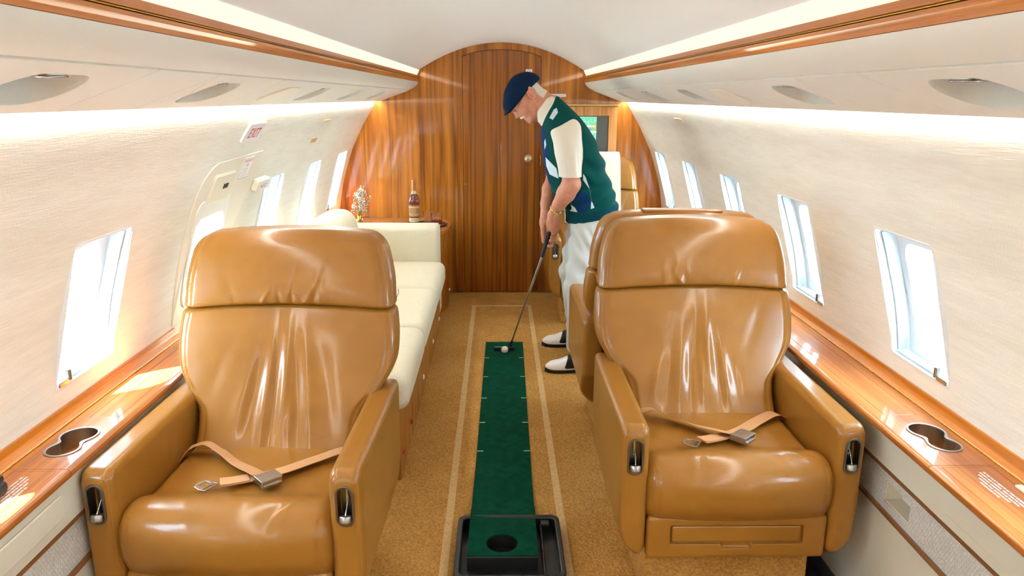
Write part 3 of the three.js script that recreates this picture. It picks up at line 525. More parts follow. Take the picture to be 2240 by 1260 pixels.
// ------------------------------------------------------------------ emergency exit hatch, signs and placards on the side walls
const onWall = (s, y, z, off = 0) => { const e = 0.01, dx = (wallX(y + e) - wallX(y - e)) / (2 * e), a = Math.atan(dx); return { pos: [s * (wallX(y) - off), y, z], tilt: a }; };
function wallThing(s, y, z, name, label, cat, group) {     // local: x along the cabin as read from inside, y up the wall, z out of the wall
  const o = onWall(s, y, z), t = thing(name, label, cat, o.pos, 0, group);
  const up = new THREE.Vector3(s * Math.sin(o.tilt), Math.cos(o.tilt), 0), out = new THREE.Vector3(-s * Math.cos(o.tilt), Math.sin(o.tilt), 0), rt = new THREE.Vector3().crossVectors(up, out);
  t.quaternion.setFromRotationMatrix(new THREE.Matrix4().makeBasis(rt, up, out)); return t;
}
{
  const s = -1, E = thing('exit_hatch', 'emergency exit hatch panel with its own window and handle cover', 'hatch', [0, 0, 0]);
  const outline = (g) => { const { z0, z1, y0, y1 } = EXIT; const o = []; const add = (a, b) => o.push(new THREE.Vector2(a, b)); const N = 14;
    for (let k = 0; k <= N; k++) add(z0 - g, lerp(y0, y1 + g, k / N));
    for (let k = 1; k <= 6; k++) add(lerp(z0, z1 - 0.10, k / 6), y1 + g - 0.012 * k / 6);
    for (let k = 1; k <= 8; k++) { const a = k / 8 * Math.PI / 2; add(z1 - 0.12 + (0.12 + g) * Math.sin(a), y1 - 0.13 + (0.118 + g) * Math.cos(a)); }
    for (let k = 1; k <= N; k++) add(z1 + g + 0.02 * k / N, lerp(y1 - 0.13, y0, k / N)); return o; };
  const panel = new THREE.Shape(outline(0)); panel.holes.push(new THREE.Path(denseRect(2.80, 0.88, 0.31, 0.34, 0.03)));
  mesh('panel', bendPlate(panel, 0.002, -0.0015, s), std({ color: 0xe6dece, roughness: 0.55, bumpMap: linenBump, bumpScale: 0.0003 }), E);
  // window surround, handle cover
  const ws = new THREE.Shape(denseRect(2.80, 0.905, 0.335, 0.40, 0.045)); ws.holes.push(new THREE.Path(denseRect(2.80, 0.88, 0.285, 0.315, 0.05)));
  mesh('window_surround', bendPlate(ws, 0.003, -0.0085, s), whitePlastic, E);
  const tw = new THREE.Shape(denseRect(2.80, 0.88, 0.32, 0.35, 0.05)); tw.holes.push(new THREE.Path(denseRect(2.80, 0.88, 0.288, 0.318, 0.05)));
  mesh('window_reveal', bendPlate(tw, 0.066, -0.004, s), whiteTray, E);
  const fr = new THREE.Shape(denseRect(2.80, 0.88, 0.33, 0.36, 0.03)); fr.holes.push(new THREE.Path(denseRect(2.80, 0.88, 0.24, 0.27, 0.06)));
  mesh('inner_frame', bendPlate(fr, 0.012, 0.062, s), whiteTray, E);
  const gp = new THREE.ShapeGeometry(new THREE.Shape(denseRect(2.80, 0.88, 0.26, 0.29, 0.06)), 10), p = gp.attributes.position; for (let i = 0; i < p.count; i++) { const z = p.getX(i), y = p.getY(i); p.setXYZ(i, s * (wallX(y) + 0.10), y, z); } gp.computeVertexNormals();
  mesh('pane', gp, glassPane, E);
  const hc = new THREE.Shape(denseRect(2.795, 1.14, 0.215, 0.105, 0.014));
  const cover = mesh('handle_cover', bendPlate(hc, 0.004, -0.0125, s), creamPlastic, E, 'cover over the exit handle');
  mesh('cover_rim', bendPlate(new THREE.Shape(denseRect(2.795, 1.14, 0.225, 0.115, 0.016)), 0.002, -0.0065, s), creamPlastic, E);
  mesh('slot', bendPlate(new THREE.Shape(denseRect(2.765, 1.145, 0.052, 0.02, 0.003)), 0.001, -0.0145, s), blackMatte, cover, 'black finger slot');
  const T = wallThing(s, 1.198, 2.56, 'exit_placard', 'white instruction placard with red print on the exit hatch', 'placard');
  mesh('print', new THREE.PlaneGeometry(0.115, 0.092).translate(0, 0, 0.0077), std({ roughness: 0.4, map: canvasTex(256, 208, (g, w, h) => { g.fillStyle = '#f4f4f6'; g.fillRect(0, 0, w, h); g.strokeStyle = '#6f7380'; g.lineWidth = 4; g.strokeRect(2, 2, w - 4, h - 4); g.fillStyle = '#b0485a'; g.font = 'bold 38px sans-serif'; g.textAlign = 'center'; g.fillText('EMERGENCY', 128, 42, 236); g.fillText('EXIT', 128, 88); g.font = '17px sans-serif'; g.fillText('PULL COVER AWAY', 128, 118); g.fillText('PULL HANDLE', 128, 142); g.fillText('PUSH HATCH OUT', 128, 166); g.fillText('THROW HATCH OUTSIDE', 128, 190); }) }), T);
  mesh('plate', rbox(0.117, 0.094, 0.004, 0.001, 0, 0, 0.005), whitePlastic, T); E.add(T); T.name = 'placard'; delete T.userData.category;
  const X = wallThing(s, 1.347, 2.69, 'exit_sign', 'white backlit sign with red EXIT lettering above the hatch', 'sign');
  mesh('housing', extrude(rrect(0, 0, 0.20, 0.088, 0.012), 0.010, 0.003), whitePlastic, X);
  mesh('print', new THREE.PlaneGeometry(0.185, 0.074).translate(0, 0, 0.0106), std({ roughness: 0.4, map: canvasTex(512, 208, (g, w, h) => { g.fillStyle = '#eceaf2'; g.fillRect(0, 0, w, h); g.fillStyle = '#c0402a'; g.font = 'bold 170px sans-serif'; g.textAlign = 'center'; g.fillText('EXIT', w / 2, 166, 380); }) }), X);
  const Y = wallThing(s, 1.105, 2.275, 'exit_marker', 'small boxy exit marker light beside the hatch', 'sign');
  mesh('housing', rbox(0.165, 0.055, 0.03, 0.007, 0, 0, 0.015, 3), creamPlastic, Y);
  mesh('print', new THREE.PlaneGeometry(0.14, 0.042).translate(0, -0.002, 0.0305), std({ roughness: 0.4, map: canvasTex(256, 80, (g, w, h) => { g.fillStyle = '#f4f0f2'; g.fillRect(0, 0, w, h); g.fillStyle = '#8b6a86'; g.beginPath(); g.arc(70, 42, 15, 0, 7); g.fill(); g.font = 'bold 52px sans-serif'; g.fillText('EXIT', 100, 60); }) }), Y);
  const B1 = wallThing(s, 1.247, 1.47, 'side_placard', 'tiny tan lettered plate on the wall above the divan', 'placard');
  mesh('plate', rbox(0.12, 0.026, 0.003, 0.001, 0, 0, 0.002), std({ color: 0xc9a06c, roughness: 0.5 }), B1);
  const B2 = wallThing(s, 1.347, 1.40, 'side_label', 'tiny cream embossed plate high on wall above the divan', 'placard');
  mesh('plate', rbox(0.15, 0.018, 0.003, 0.001, 0, 0, 0.002), std({ color: 0xe4c99c, roughness: 0.5 }), B2);
  const B3 = wallThing(1, 1.362, 1.46, 'side_label', 'tiny cream embossed plate high on wall opposite the divan', 'placard');
  mesh('plate', rbox(0.17, 0.02, 0.003, 0.001, 0, 0, 0.002), std({ color: 0xe8cf9f, roughness: 0.5 }), B3);
}

// ------------------------------------------------------------------ leather armchairs (local: x across, y up, z to the front; arm fronts at z = +0.4)
const ZF = 0.4;
const BYs = [0.34, 0.43, 0.50, 0.65, 0.75, 0.85, 0.95, 1.06, 1.10], BZs = [-0.375, -0.40, -0.455, -0.545, -0.585, -0.620, -0.650, -0.685, -0.70];
const backZ = (y) => hermite(BYs, BZs, y) + ZF;
const HYs = [0.34, 0.54, 0.60, 0.66, 0.73, 0.80, 0.85, 0.92, 1.00, 1.06, 1.10], HXs = [0.252, 0.256, 0.30, 0.336, 0.345, 0.340, 0.331, 0.326, 0.308, 0.288, 0.27];
const backW = (y) => hermite(HYs, HXs, y);
function foldsA(x, y) {                                // deep vertical folds in the middle of the lower back
  const F = [[-0.075, 0.12, 0.60, 0.13, 0.010, 0.026, -1], [-0.018, 0.0, 0.60, 0.15, 0.011, 0.016, -1], [0.012, 0.01, 0.60, 0.14, 0.008, 0.014, 1], [-0.045, 0.08, 0.58, 0.12, 0.008, 0.016, 1], [0.055, -0.10, 0.58, 0.12, 0.007, 0.016, -1], [0.085, -0.14, 0.60, 0.12, 0.007, 0.02, 1], [-0.12, 0.22, 0.56, 0.09, 0.005, 0.02, 1], [0.14, -0.2, 0.60, 0.12, 0.004, 0.03, -1], [0.035, -0.02, 0.53, 0.05, 0.005, 0.012, 1], [-0.20, 0.3, 0.66, 0.08, 0.003, 0.025, -1]];
  let d = 0; for (const [x0, sl, yc, yr, a, w, sg] of F) d += sg * a * gauss(x - x0 - sl * (y - yc), w) * gauss(y - yc, yr); return d;
}
function foldsB(x, y) {
  const F = [[-0.01, 0.05, 0.66, 0.09, 0.008, 0.016, -1], [0.03, 0.03, 0.64, 0.10, 0.009, 0.012, 1], [-0.07, 0.12, 0.58, 0.09, 0.008, 0.018, 1], [-0.035, 0.06, 0.58, 0.09, 0.008, 0.013, -1], [0.06, -0.02, 0.58, 0.09, 0.007, 0.013, -1], [0.085, -0.06, 0.57, 0.08, 0.006, 0.014, 1], [-0.11, 0.18, 0.55, 0.07, 0.006, 0.016, -1], [0.005, 0.0, 0.56, 0.06, 0.006, 0.012, 1], [0.12, -0.16, 0.55, 0.06, 0.005, 0.016, -1], [-0.15, 0.22, 0.56, 0.06, 0.005, 0.016, 1], [0.20, 0.4, 0.72, 0.08, 0.003, 0.02, -1]];
  let d = 0; for (const [x0, sl, yc, yr, a, w, sg] of F) d += sg * a * gauss(x - x0 - sl * (y - yc), w) * gauss(y - yc, yr); return d;
}
const SEAM = (x) => 0.848 - 0.16 * x * x;
function slab(x, y, z, y0, y1, t, bulge, ry0, ry1) {     // padded slab that follows the back's curve
  const zc = backZ(y) - t, w = backW(y), r = 0.045, up = y > (y0 + y1) / 2, ry = up ? ry1 : ry0;
  const a = Math.abs(x) - w + r, b = (up ? y - y1 : y0 - y) + ry, c = Math.abs(z - zc) - t + r - (z > zc ? bulge : 0);
  const bb = Math.max(b, 0) * r / ry;
  return (Math.hypot(Math.max(a, 0), bb, Math.max(c, 0)) + Math.min(Math.max(a, b, c), 0) - r) * 0.85;
}
function pipe(sdf, y0, y1) {                             // raised seam that follows the padded front near each side
  const out = [];
  for (const s of [-1, 1]) { const pts = []; for (let k = 0; k <= 26; k++) { const y = lerp(y0, y1, k / 26), x = s * (backW(y) - 0.017); let z = 0.2; for (; z > -0.45; z -= 0.0008) if (sdf(x, y, z) < 0) break; pts.push([x, y, z + 0.0004]); } out.push(tube(pts, 0.0013, 50, 6)); }
  return merge(out);
}
function backGeo(folds) {
  const sdf = (x, y, z) => {
    const u = clamp(1 - (x / 0.34) ** 2), puff = 0.020 * u * Math.sin(Math.PI * clamp((y - 0.34) / 0.5)) - 0.012 * u * ss(0.76, 0.845, y);
    const d = slab(x, y, z, 0.34, SEAM(x) + 0.002, 0.066, puff + folds(x, y) - 0.006 * gauss(y - SEAM(x) - 0.004, 0.018) * (1 - gauss(x, 0.5)), 0.04, 0.014);
    const sd = Math.abs(Math.abs(x) - backW(y) + 0.030), g = z > backZ(y) - 0.06 ? 0.0028 * gauss(sd, 0.006) : 0;
    return d + g;
  };
  return { g: nets(sdf, [-0.37, 0.31, -0.50], [0.37, 0.88, 0.10], 0.0062), p: pipe(sdf, 0.60, 0.842) };
}
function headGeo(sd) {
  const W = []; seed = sd; for (let k = 0; k < 9; k++) W.push([rr(-0.16, 0.17), rr(-0.9, 0.9), rr(0.002, 0.004), rr(0.007, 0.013), rnd() < 0.5 ? -1 : 1, rr(0.03, 0.07)]);
  const sdf = (x, y, z) => {
    const s0 = SEAM(x), v = (y - s0), u = clamp(1 - (x / 0.33) ** 2);
    let f = 0.018 * Math.sqrt(clamp(u)) * Math.sin(Math.PI * clamp(v / 0.26)) + 0.010 * gauss(v - 0.03, 0.05) * Math.sqrt(clamp(u));
    for (const [x0, sl, a, w, sg, l] of W) f += sg * a * gauss(x - x0 - sl * v * 0.6, w) * gauss(v - 0.015, l);
    const side = Math.abs(Math.abs(x) - backW(y) + 0.030), g = z > backZ(y) - 0.06 ? 0.0028 * gauss(side, 0.006) : 0;
    const topRound = 1.078 - 0.22 * x * x;
    return slab(x, y, z, s0 - 0.004, topRound - 0.006, 0.070, f, 0.014, 0.05) + g;
  };
  return { g: nets(sdf, [-0.37, 0.80, -0.50], [0.37, 1.11, 0.02], 0.0062), p: pipe(sdf, 0.85, 1.03) };
}
const backA = backGeo(foldsA), backB = backGeo(foldsB), headA = headGeo(41), headB = headGeo(97);
function seatGeo(sd) {
  seed = sd; const W = []; for (let k = 0; k < 10; k++) W.push([rr(-0.2, 0.2), rr(-0.7, 0.7), rr(0.0006, 0.0016), rr(0.008, 0.016), rr(0.28, 0.4), rr(0.03, 0.06)]);
  return nets((x, y, z) => {
    const zl = z - ZF, u = clamp(1 - (x / 0.26) ** 2);
    const padTop = 0.452 + 0.012 * u - 0.006 * gauss(zl + 0.22, 0.1) * u;
    let pad = sdBox(x, y - (padTop - 0.08), zl + 0.25, 0.261, 0.08, 0.22, 0.03);
    const zc = -0.062 + 0.022 * u, bol = (() => { const hx = 0.2615, r = 0.075, a = Math.abs(x) - hx + 0.035, dy = (y - 0.398), dz = (zl - zc); const b = Math.abs(dy) - 0.088 + r, c = Math.abs(dz) - 0.077 + r; const q = Math.hypot(Math.max(b, 0), Math.max(c, 0)) + Math.min(Math.max(b, c), 0) - r; const e = q + 0.035; return Math.hypot(Math.max(a, 0), Math.max(e, 0)) + Math.min(Math.max(a, e), 0) - 0.035 - 0.010 * u * lerp(0.4, 1, ss(0.32, 0.44, y)); })();
    let f = 0; for (const [x0, sl, a, w, zz, l] of W) f += a * gauss(x - x0 - sl * (z - zz), w) * gauss(z - zz, l);
    const seam = Math.abs(Math.abs(x) - 0.236) < 0.02 && y < 0.47 && zl > -0.03 ? 0.0025 * gauss(Math.abs(x) - 0.236, 0.006) : 0;
    return smin(pad, bol, 0.055) - f + seam;
  }, [-0.275, 0.295, -0.10], [0.275, 0.53, 0.45], 0.0058);
}
const seatA = seatGeo(5), seatB = seatGeo(15);
const armSDF = (x, y, z) => {                      // arm on the +x side, with the slot for the seat lever in its front
  const cx = 0.3035, t = 0.0415, r = 0.024, zl = z - ZF;
  const b0 = 0.190, side = (() => { const zc = -0.335, hz = 0.335, yc = (0.60 + b0) / 2, hy = (0.60 - b0) / 2; const rr2 = 0.035; const a = Math.abs(zl - zc) - hz + rr2, b = Math.abs(y - yc) - hy + rr2; return Math.hypot(Math.max(a, 0), Math.max(b, 0)) + Math.min(Math.max(a, b), 0) - rr2; })();
  const rear = -(zl + 0.655) * 0.82 - (y - 0.36) * 0.5 * (y < 0.36 ? 1 : 0);
  const front = (() => { const a = Math.abs(x - cx) - t + r, b = side + r; return Math.hypot(Math.max(a, 0), Math.max(b, 0)) + Math.min(Math.max(a, b), 0) - r; })();
  const tuck = (x - 0.346 + (y < 0.31 ? 0.062 * ((0.31 - y) / 0.12) ** 2 : 0)) * 0.8;          // outer face turns under towards the floor
  let d = smax(front, tuck, 0.012); d = smax(d, rear, 0.03);
  const topDip = 0; const qx = x - cx, qy = y - 0.512; const st = Math.hypot(qx, Math.max(Math.abs(qy) - 0.031, 0)) - 0.0185;
  const slot = Math.max(st, -(zl + 0.034)); d = Math.max(d, -slot);
  const groove = Math.abs(Math.abs(qx) - 0.036) < 0.02 && zl > -0.03 ? 0.0016 * gauss(Math.abs(qx) - 0.034, 0.005) : 0;
  return d + groove;
};
const armGeo = nets(armSDF, [0.245, 0.17, -0.30], [0.362, 0.625, 0.425], 0.0055);
const stitchFor = (sd) => { const P = []; for (let k = 0; k <= 8; k++) P.push([0.0315, lerp(0.34, 0.565, k / 8)]); for (let k = 1; k < 12; k++) { const a = Math.PI * k / 12; P.push([0.0315 * Math.cos(a), 0.565 + 0.022 * Math.sin(a)]); } for (let k = 8; k >= 0; k--) P.push([-0.0315, lerp(0.34, 0.565, k / 8)]); return tube(P.map(([dx, y]) => { const x = 0.3035 + dx; let z = 0.43; for (; z > 0.3; z -= 0.0004) if (armSDF(x, y, z) < 0) break; return [sd * x, y, z + 0.0003]; }), 0.0008, 90, 5); }, stitchGeo = stitchFor(1), stitchGeoL = stitchFor(-1);
const armGeoL = armGeo.clone().scale(-1, 1, 1); { const ix = armGeoL.index.array; for (let i = 0; i < ix.length; i += 3) { const t = ix[i]; ix[i] = ix[i + 1]; ix[i + 1] = t; } }
const stad = (w, h, Cls) => rrect(0, 0, w, h, w / 2, Cls, 12);
const bezelGeo = (() => { const o = stad(0.046, 0.110, THREE.Shape); o.holes.push(stad(0.034, 0.098, THREE.Path)); return extrude(o, 0.005, 0.0012); })();
const cupGeo = (() => { const o = stad(0.0365, 0.100, THREE.Shape); o.holes.push(stad(0.034, 0.0975, THREE.Path)); return merge([extrude(o, 0.034).translate(0, 0, -0.034), extrude(stad(0.036, 0.1, THREE.Shape), 0.002).translate(0, 0, -0.0335)]); })();
const leverRod = merge([tube([[0.003, 0.012, -0.03], [0.002, -0.004, -0.016], [0, -0.026, 0.004]], 0.0022, 8, 8), rbox(0.006, 0.05, 0.006, 0.001, 0, 0.018, -0.029)]);
const knobGeo = new THREE.LatheGeometry([[0, 0.009], [0.0135, 0.0085], [0.0152, 0.006], [0.0152, -0.007], [0.0135, -0.0095], [0.009, -0.0125], [0, -0.0135]].map((p) => new THREE.Vector2(...p)), 28).rotateX(-0.35).translate(0, -0.033, 0.002);
const drawerGeo = boxUV(rbox(0.374, 0.052, 0.016, 0.007, 0, 0, 0, 4), 'x');
const panelGeo = boxUV(nets((x, y, z) => { let d = sdBox(x, y - 0.254, z, 0.2605, 0.068, 0.016, 0.014); d = Math.max(d, -sdBox(x, y - 0.264, z - 0.018, 0.191, 0.030, 0.012, 0.004)); const n = sdBox(x, y - 0.232, z - 0.018, 0.042, 0.012, 0.012, 0.004); return Math.max(d, -n); }, [-0.275, 0.175, -0.03], [0.275, 0.335, 0.03], 0.005), 'y');
const strapMat = std({ map: dataTex(256, 64, (u, v) => { const t = 0.5 * vn(u * 120, v * 32, 61, 120, 32) + 0.5 * (Math.floor(v * 32) % 2); return [lerp(186, 200, t), lerp(134, 150, t), lerp(88, 102, t)]; }, true, 0.1), roughness: 0.7 });
const belt = (m) => {                                     // m = 1: buckle strap comes from the -x side
  const g = {};
  const P = (x, y, z) => [m * x, y, z + 0];
  g.buckleStrap = ribbon([P(-0.262, 0.445, 0.02), P(-0.235, 0.478, 0.025), P(-0.19, 0.494, 0.025), P(-0.14, 0.486, 0.05), P(-0.07, 0.478, 0.11), P(-0.005, 0.482, 0.165), P(0.03, 0.485, 0.195)], 0.048, 0.0018, [0.25 * m, 0.25, 1]);
  g.tongueStrap = ribbon([P(0.265, 0.45, 0.0), P(0.225, 0.474, 0.02), P(0.15, 0.473, 0.075), P(0.08, 0.473, 0.14), P(0.01, 0.473, 0.185), P(-0.045, 0.474, 0.212), P(-0.07, 0.476, 0.222)], 0.048, 0.0018, [0.35 * m, 0.1, 1]);
  g.fold = ribbon([P(-0.005, 0.4765, 0.193), P(-0.045, 0.478, 0.213), P(-0.072, 0.480, 0.223)], 0.046, 0.003, [0.35 * m, 0.1, 1], 12);
  return g;
};
const tongueGeo = (() => { const o = new THREE.Shape([[-0.024, -0.026], [0.024, -0.026], [0.028, -0.008], [0.024, 0.016], [0.012, 0.026], [-0.012, 0.026], [-0.024, 0.016], [-0.028, -0.008]].map((p) => new THREE.Vector2(...p))); o.holes.push(rrect(0, 0.005, 0.026, 0.018, 0.003, THREE.Path)); o.holes.push(rrect(0, -0.0165, 0.040, 0.008, 0.003, THREE.Path)); return extrude(o, 0.003, 0.0008).rotateX(-Math.PI / 2); })();
const buckleGeo = merge([rbox(0.058, 0.020, 0.052, 0.003, 0, 0.010, 0, 3), rbox(0.060, 0.003, 0.046, 0.0014, 0, 0.0205, 0.004, 2), cyl(0.0035, 0.0035, 0.062, 0, 0, 0, 14).rotateZ(Math.PI / 2).translate(0, 0.008, -0.022)]);
const buckleLip = rbox(0.050, 0.008, 0.008, 0.002, 0, 0.005, 0.027);

function makeChair(name, label, opt) {
  const t = thing(name, label, 'armchair', [opt.x, 0, opt.z], opt.turn || 0, 'tan leather cabin armchairs');
  const B = opt.v === 'B';
  const inner = t;
  mesh('plinth', boxUV(rbox(0.50, 0.165, 0.52, 0.01, 0, 0.0825, 0.06), 'x'), carpet, inner, 'carpet-covered plinth');
  mesh('underframe', rbox(0.515, 0.16, 0.56, 0.02, 0, 0.262, 0.08), leather, inner);
  const fp = mesh('front_panel', panelGeo.clone().translate(0, 0, ZF - 0.020), leather, inner);
  const dr = mesh('drawer', drawerGeo.clone().translate(0, 0.266, ZF - 0.012), leather, inner, 'narrow leather-faced drawer');
  mesh('seat', B ? seatB : seatA, leather, inner);
  const bk0 = mesh('backrest', (B ? backB : backA).g, leather, inner), hd0 = mesh('headrest', (B ? headB : headA).g, leather, inner);
  mesh('seam', (B ? backB : backA).p, stitchMat, bk0); mesh('seam', (B ? headB : headA).p, stitchMat, hd0);
  if (opt.pad) mesh('top_pad', boxUV(rbox(0.30, 0.018, 0.06, 0.008, 0, 1.0565, backZ(1.06) - 0.075, 4).toNonIndexed ? rbox(0.30, 0.018, 0.06, 0.008, 0, 1.0665, backZ(1.06) - 0.085, 4) : null, 'x'), leather, inner, 'inset pad on top of the headrest');
  for (const s of [-1, 1]) {
    const a = mesh('armrest', s > 0 ? armGeo : armGeoL, leather, inner);
    const bz = mesh('lever_bezel', bezelGeo.clone().translate(s * 0.3035, 0.512, ZF - 0.002), darkMetal, a, 'oval metal lever bezel');
    mesh('lever_cup', cupGeo.clone().translate(s * 0.3035, 0.512, ZF - 0.001), darkMetal, a);
    mesh('lever', leverRod.clone().translate(s * 0.3035, 0.512, ZF), metal, a);
    mesh('lever_knob', knobGeo.clone().translate(s * 0.3035, 0.512, ZF), brushed, a, 'round metal lever knob');
    mesh('stitching', s > 0 ? stitchGeo : stitchGeoL, stitchMat, a);
  }
  if (opt.belt) {
    const g = belt(opt.belt), m = opt.belt;
    const b = mesh('seat_belt', merge([g.buckleStrap, g.tongueStrap, g.fold]), strapMat, inner, 'tan seat belt webbing lying on the seat');
    const bk = mesh('buckle', buckleGeo.clone(), brushed, b, 'metal lift-latch buckle'); bk.position.set(m * 0.055, 0.4745, 0.216); bk.rotation.y = m * 0.75; 
    const lp = mesh('buckle_lip', buckleLip.clone(), metal, b); lp.position.copy(bk.position); lp.rotation.copy(bk.rotation);
    const tg = mesh('tongue', tongueGeo.clone(), metal, b, 'metal buckle tongue'); tg.position.set(m * -0.105, 0.4755, 0.236); tg.rotation.y = m * 1.05;
  }
  return t;
}
const chairL = makeChair('leather_armchair', 'tan leather armchair with deep back folds beside the divan', { x: -0.693, z: 4.02 - ZF, turn: -0.022, v: 'A', belt: 1 });
const chairR = makeChair('leather_armchair', 'tan leather armchair with drawer front, across the aisle from the divan', { x: 0.660, z: 3.775 - ZF, turn: 0, v: 'B', belt: 1 });
const chairAft = makeChair('leather_armchair', 'tan leather armchair turned towards the bulkhead behind another armchair', { x: 0.664, z: 2.105 + ZF, turn: Math.PI, v: 'A', pad: true });
const chairFar = makeChair('leather_armchair', 'tan leather armchair against the bulkhead below the monitor', { x: 0.648, z: 0.905 - ZF, turn: 0, v: 'B' });
{ // cream cover over the far armchair's back
  const c = thing('seat_cover', 'cream cloth cover draped over the armchair back below the monitor', 'seat cover', [0.648, 0.6, 0.905 - ZF]);
  const pts = []; for (let y = 0.62; y <= 1.04; y += 0.03) pts.push([0, y - 0.6, backZ(y) + 0.036]);
  pts.push([0, 1.078 - 0.6, backZ(1.06) + 0.012], [0, 1.092 - 0.6, backZ(1.06) - 0.05], [0, 1.085 - 0.6, backZ(1.06) - 0.13]); 
  mesh('cloth', ribbon(pts, 0.40, 0.012, [1, 0, 0], 60), std({ color: 0xe9e0d2, roughness: 0.85, bumpMap: linenBump, bumpScale: 0.001 }), c);
}

// ------------------------------------------------------------------ divan
{
  const D = thing('divan', 'long cream upholstered divan with wood veneer base along the side wall', 'sofa', [-0.75, 0, 1.98]);
  const X = 0.75, Zc = 1.98;
  mesh('base', boxUV(rbox(0.66, 0.33, 2.06, 0.006, -0.74 + X, 0.165, 1.935 - Zc), 'y'), veneer, D, 'wood veneer base');
  const cush = (z0, z1, sd) => nets((x, y, z) => {
    const u = clamp(1 - ((z - (z0 + z1) / 2) / ((z1 - z0) / 2)) ** 2), v = clamp(1 - ((x + 0.65) / 0.3) ** 2);
    return sdBox(x + 0.645, y - 0.375, z - (z0 + z1) / 2, 0.278, 0.075, (z1 - z0) / 2 - 0.0015, 0.05) - 0.012 * u * v;
  }, [-0.96, 0.27, z0 - 0.02], [-0.34, 0.50, z1 + 0.02], 0.011).translate(X, 0, -Zc);
  for (const [a, b] of [[0.905, 1.60], [1.60, 2.32], [2.32, 3.0]]) mesh('seat_cushion', cush(a, b), sofaCloth, D);
  mesh('end_arm', nets((x, y, z) => sdBox(x + 0.765, y - 0.36, z - 0.785, 0.35, 0.302, 0.118, 0.022), [-1.14, 0.03, 0.65], [-0.40, 0.69, 0.92], 0.011).translate(X, 0, -Zc), sofaCloth, D, 'padded cream end arm');
  const bc = (z0, z1, dy) => nets((x, y, z) => {
    const xx = x + 0.985 + (y - 0.6) * 0.22, u = clamp(1 - ((z - (z0 + z1) / 2) / ((z1 - z0) / 2)) ** 2);
    return sdBox(xx, y - 0.60 - dy, z - (z0 + z1) / 2, 0.088, 0.195, (z1 - z0) / 2 - 0.002, 0.065) - 0.012 * u;
  }, [-1.22, 0.36, z0 - 0.02], [-0.82, 0.84, z1 + 0.02], 0.012).translate(X, 0, -Zc);
  for (const [a, b, d] of [[0.905, 1.60, -0.006], [1.60, 2.32, -0.02], [2.32, 2.99, -0.018]]) mesh('back_cushion', bc(a, b, d), sofaCloth, D);
  for (const z of [1.007, 1.469, 2.045]) mesh('base_stud', new THREE.SphereGeometry(0.014, 18, 10, 0, Math.PI * 2, 0, Math.PI / 2).scale(1, 0.5, 1).rotateZ(-Math.PI / 2).translate(-0.41 + X, 0.085, z - Zc), whitePlastic, D, 'white round floor light');
  for (const z of [2.604, 2.887]) mesh('base_stud', new THREE.SphereGeometry(0.013, 18, 10, 0, Math.PI * 2, 0, Math.PI / 2).scale(1, 0.6, 1).rotateZ(-Math.PI / 2).translate(-0.41 + X, 0.092, z - Zc), std({ color: 0xa01826, roughness: 0.25 }), D, 'red round floor light');
  for (const z of [1.767, 2.312, 2.825]) mesh('base_latch', merge([new THREE.TorusGeometry(0.011, 0.003, 8, 24).rotateY(Math.PI / 2).translate(-0.409 + X, 0.268, z - Zc), cyl(0.008, 0.008, 0.006, 0, 0, 0, 16).rotateZ(Math.PI / 2).translate(-0.408 + X, 0.268, z - Zc)]), metal, D, 'metal push latch');
}
// ------------------------------------------------------------------ wood cabinet with a curved end, and what stands on it
const CY = 0.588;
{
  const K = thing('corner_cabinet', 'glossy wood cabinet with rounded end between divan and bulkhead', 'cabinet', [-0.8, 0, 0.32]);
  const outline = (g) => { const o = [[-1.19, 0.004], [-0.468 + g, 0.004]]; for (let k = 1; k <= 14; k++) { const a = k / 14 * Math.PI / 2; o.push([-0.468 + g + 0.10 * Math.sin(a) * (0.35 + 0.65 * Math.sin(a)), 0.004 + (0.33) * (1 - Math.cos(a))]); } for (let k = 1; k <= 8; k++) { const a = k / 8 * Math.PI / 2; o.push([-0.368 + g - 0.10 * (1 - Math.cos(a)), 0.334 + (0.31 + g) * Math.sin(a)]); } o.push([-1.19, 0.64 + g]); return new THREE.Shape(o.map((p) => new THREE.Vector2(p[0] + 0.8, p[1] - 0.32))); };
  const flat = (sh, y0, y1, b) => boxUV(extrude(sh, y1 - y0, b).rotateX(Math.PI / 2).translate(0, y1, 0), 'y');
  mesh('body', flat(outline(-0.02), 0.0, CY - 0.10, 0.001), veneer, K);
  mesh('drawer_band', flat(outline(-0.012), CY - 0.098, CY - 0.03, 0.002), veneer, K);
  mesh('top', boxUV(flat(outline(0), CY - 0.028, CY, 0.006), 'x'), cherry, K, 'polished wood top');
  for (const x of [-0.955, -0.715]) mesh('joint_shade_strip', box(0.0016, 0.0008, 0.60, x + 0.8, CY + 0.0002, 0.0).rotateY(0), trimWood, K);  // dark strips laid on the top in place of shaded grooves between lids
  for (const y of [CY - 0.055, CY - 0.08]) mesh('door_latch', cyl(0.009, 0.009, 0.008, 0, 0, 0, 18).rotateZ(Math.PI / 2).rotateY(0.35).translate(-0.392 + 0.8, y, 0.22 - 0.32), metal, K, 'small metal latch');
  mesh('pop_light', new THREE.LatheGeometry([[0, 0.004], [0.012, 0.004], [0.016, 0.0]].map((p) => new THREE.Vector2(...p)), 24).translate(-0.80 + 0.8, CY, 0.22 - 0.32), metal, K);
  mesh('base_stud', new THREE.SphereGeometry(0.013, 16, 8).translate(-0.392 + 0.8, 0.1, 0.3 - 0.32), whitePlastic, K, 'white round floor light');
}
const liquid = phy({ color: 0xffffff, transmission: 1, thickness: 0.05, roughness: 0.02, ior: 1.36, attenuationColor: new THREE.Color(0xb4520c), attenuationDistance: 0.05 });
const clear = phy({ color: 0xffffff, transmission: 1, thickness: 0.01, roughness: 0.0, ior: 1.48 });
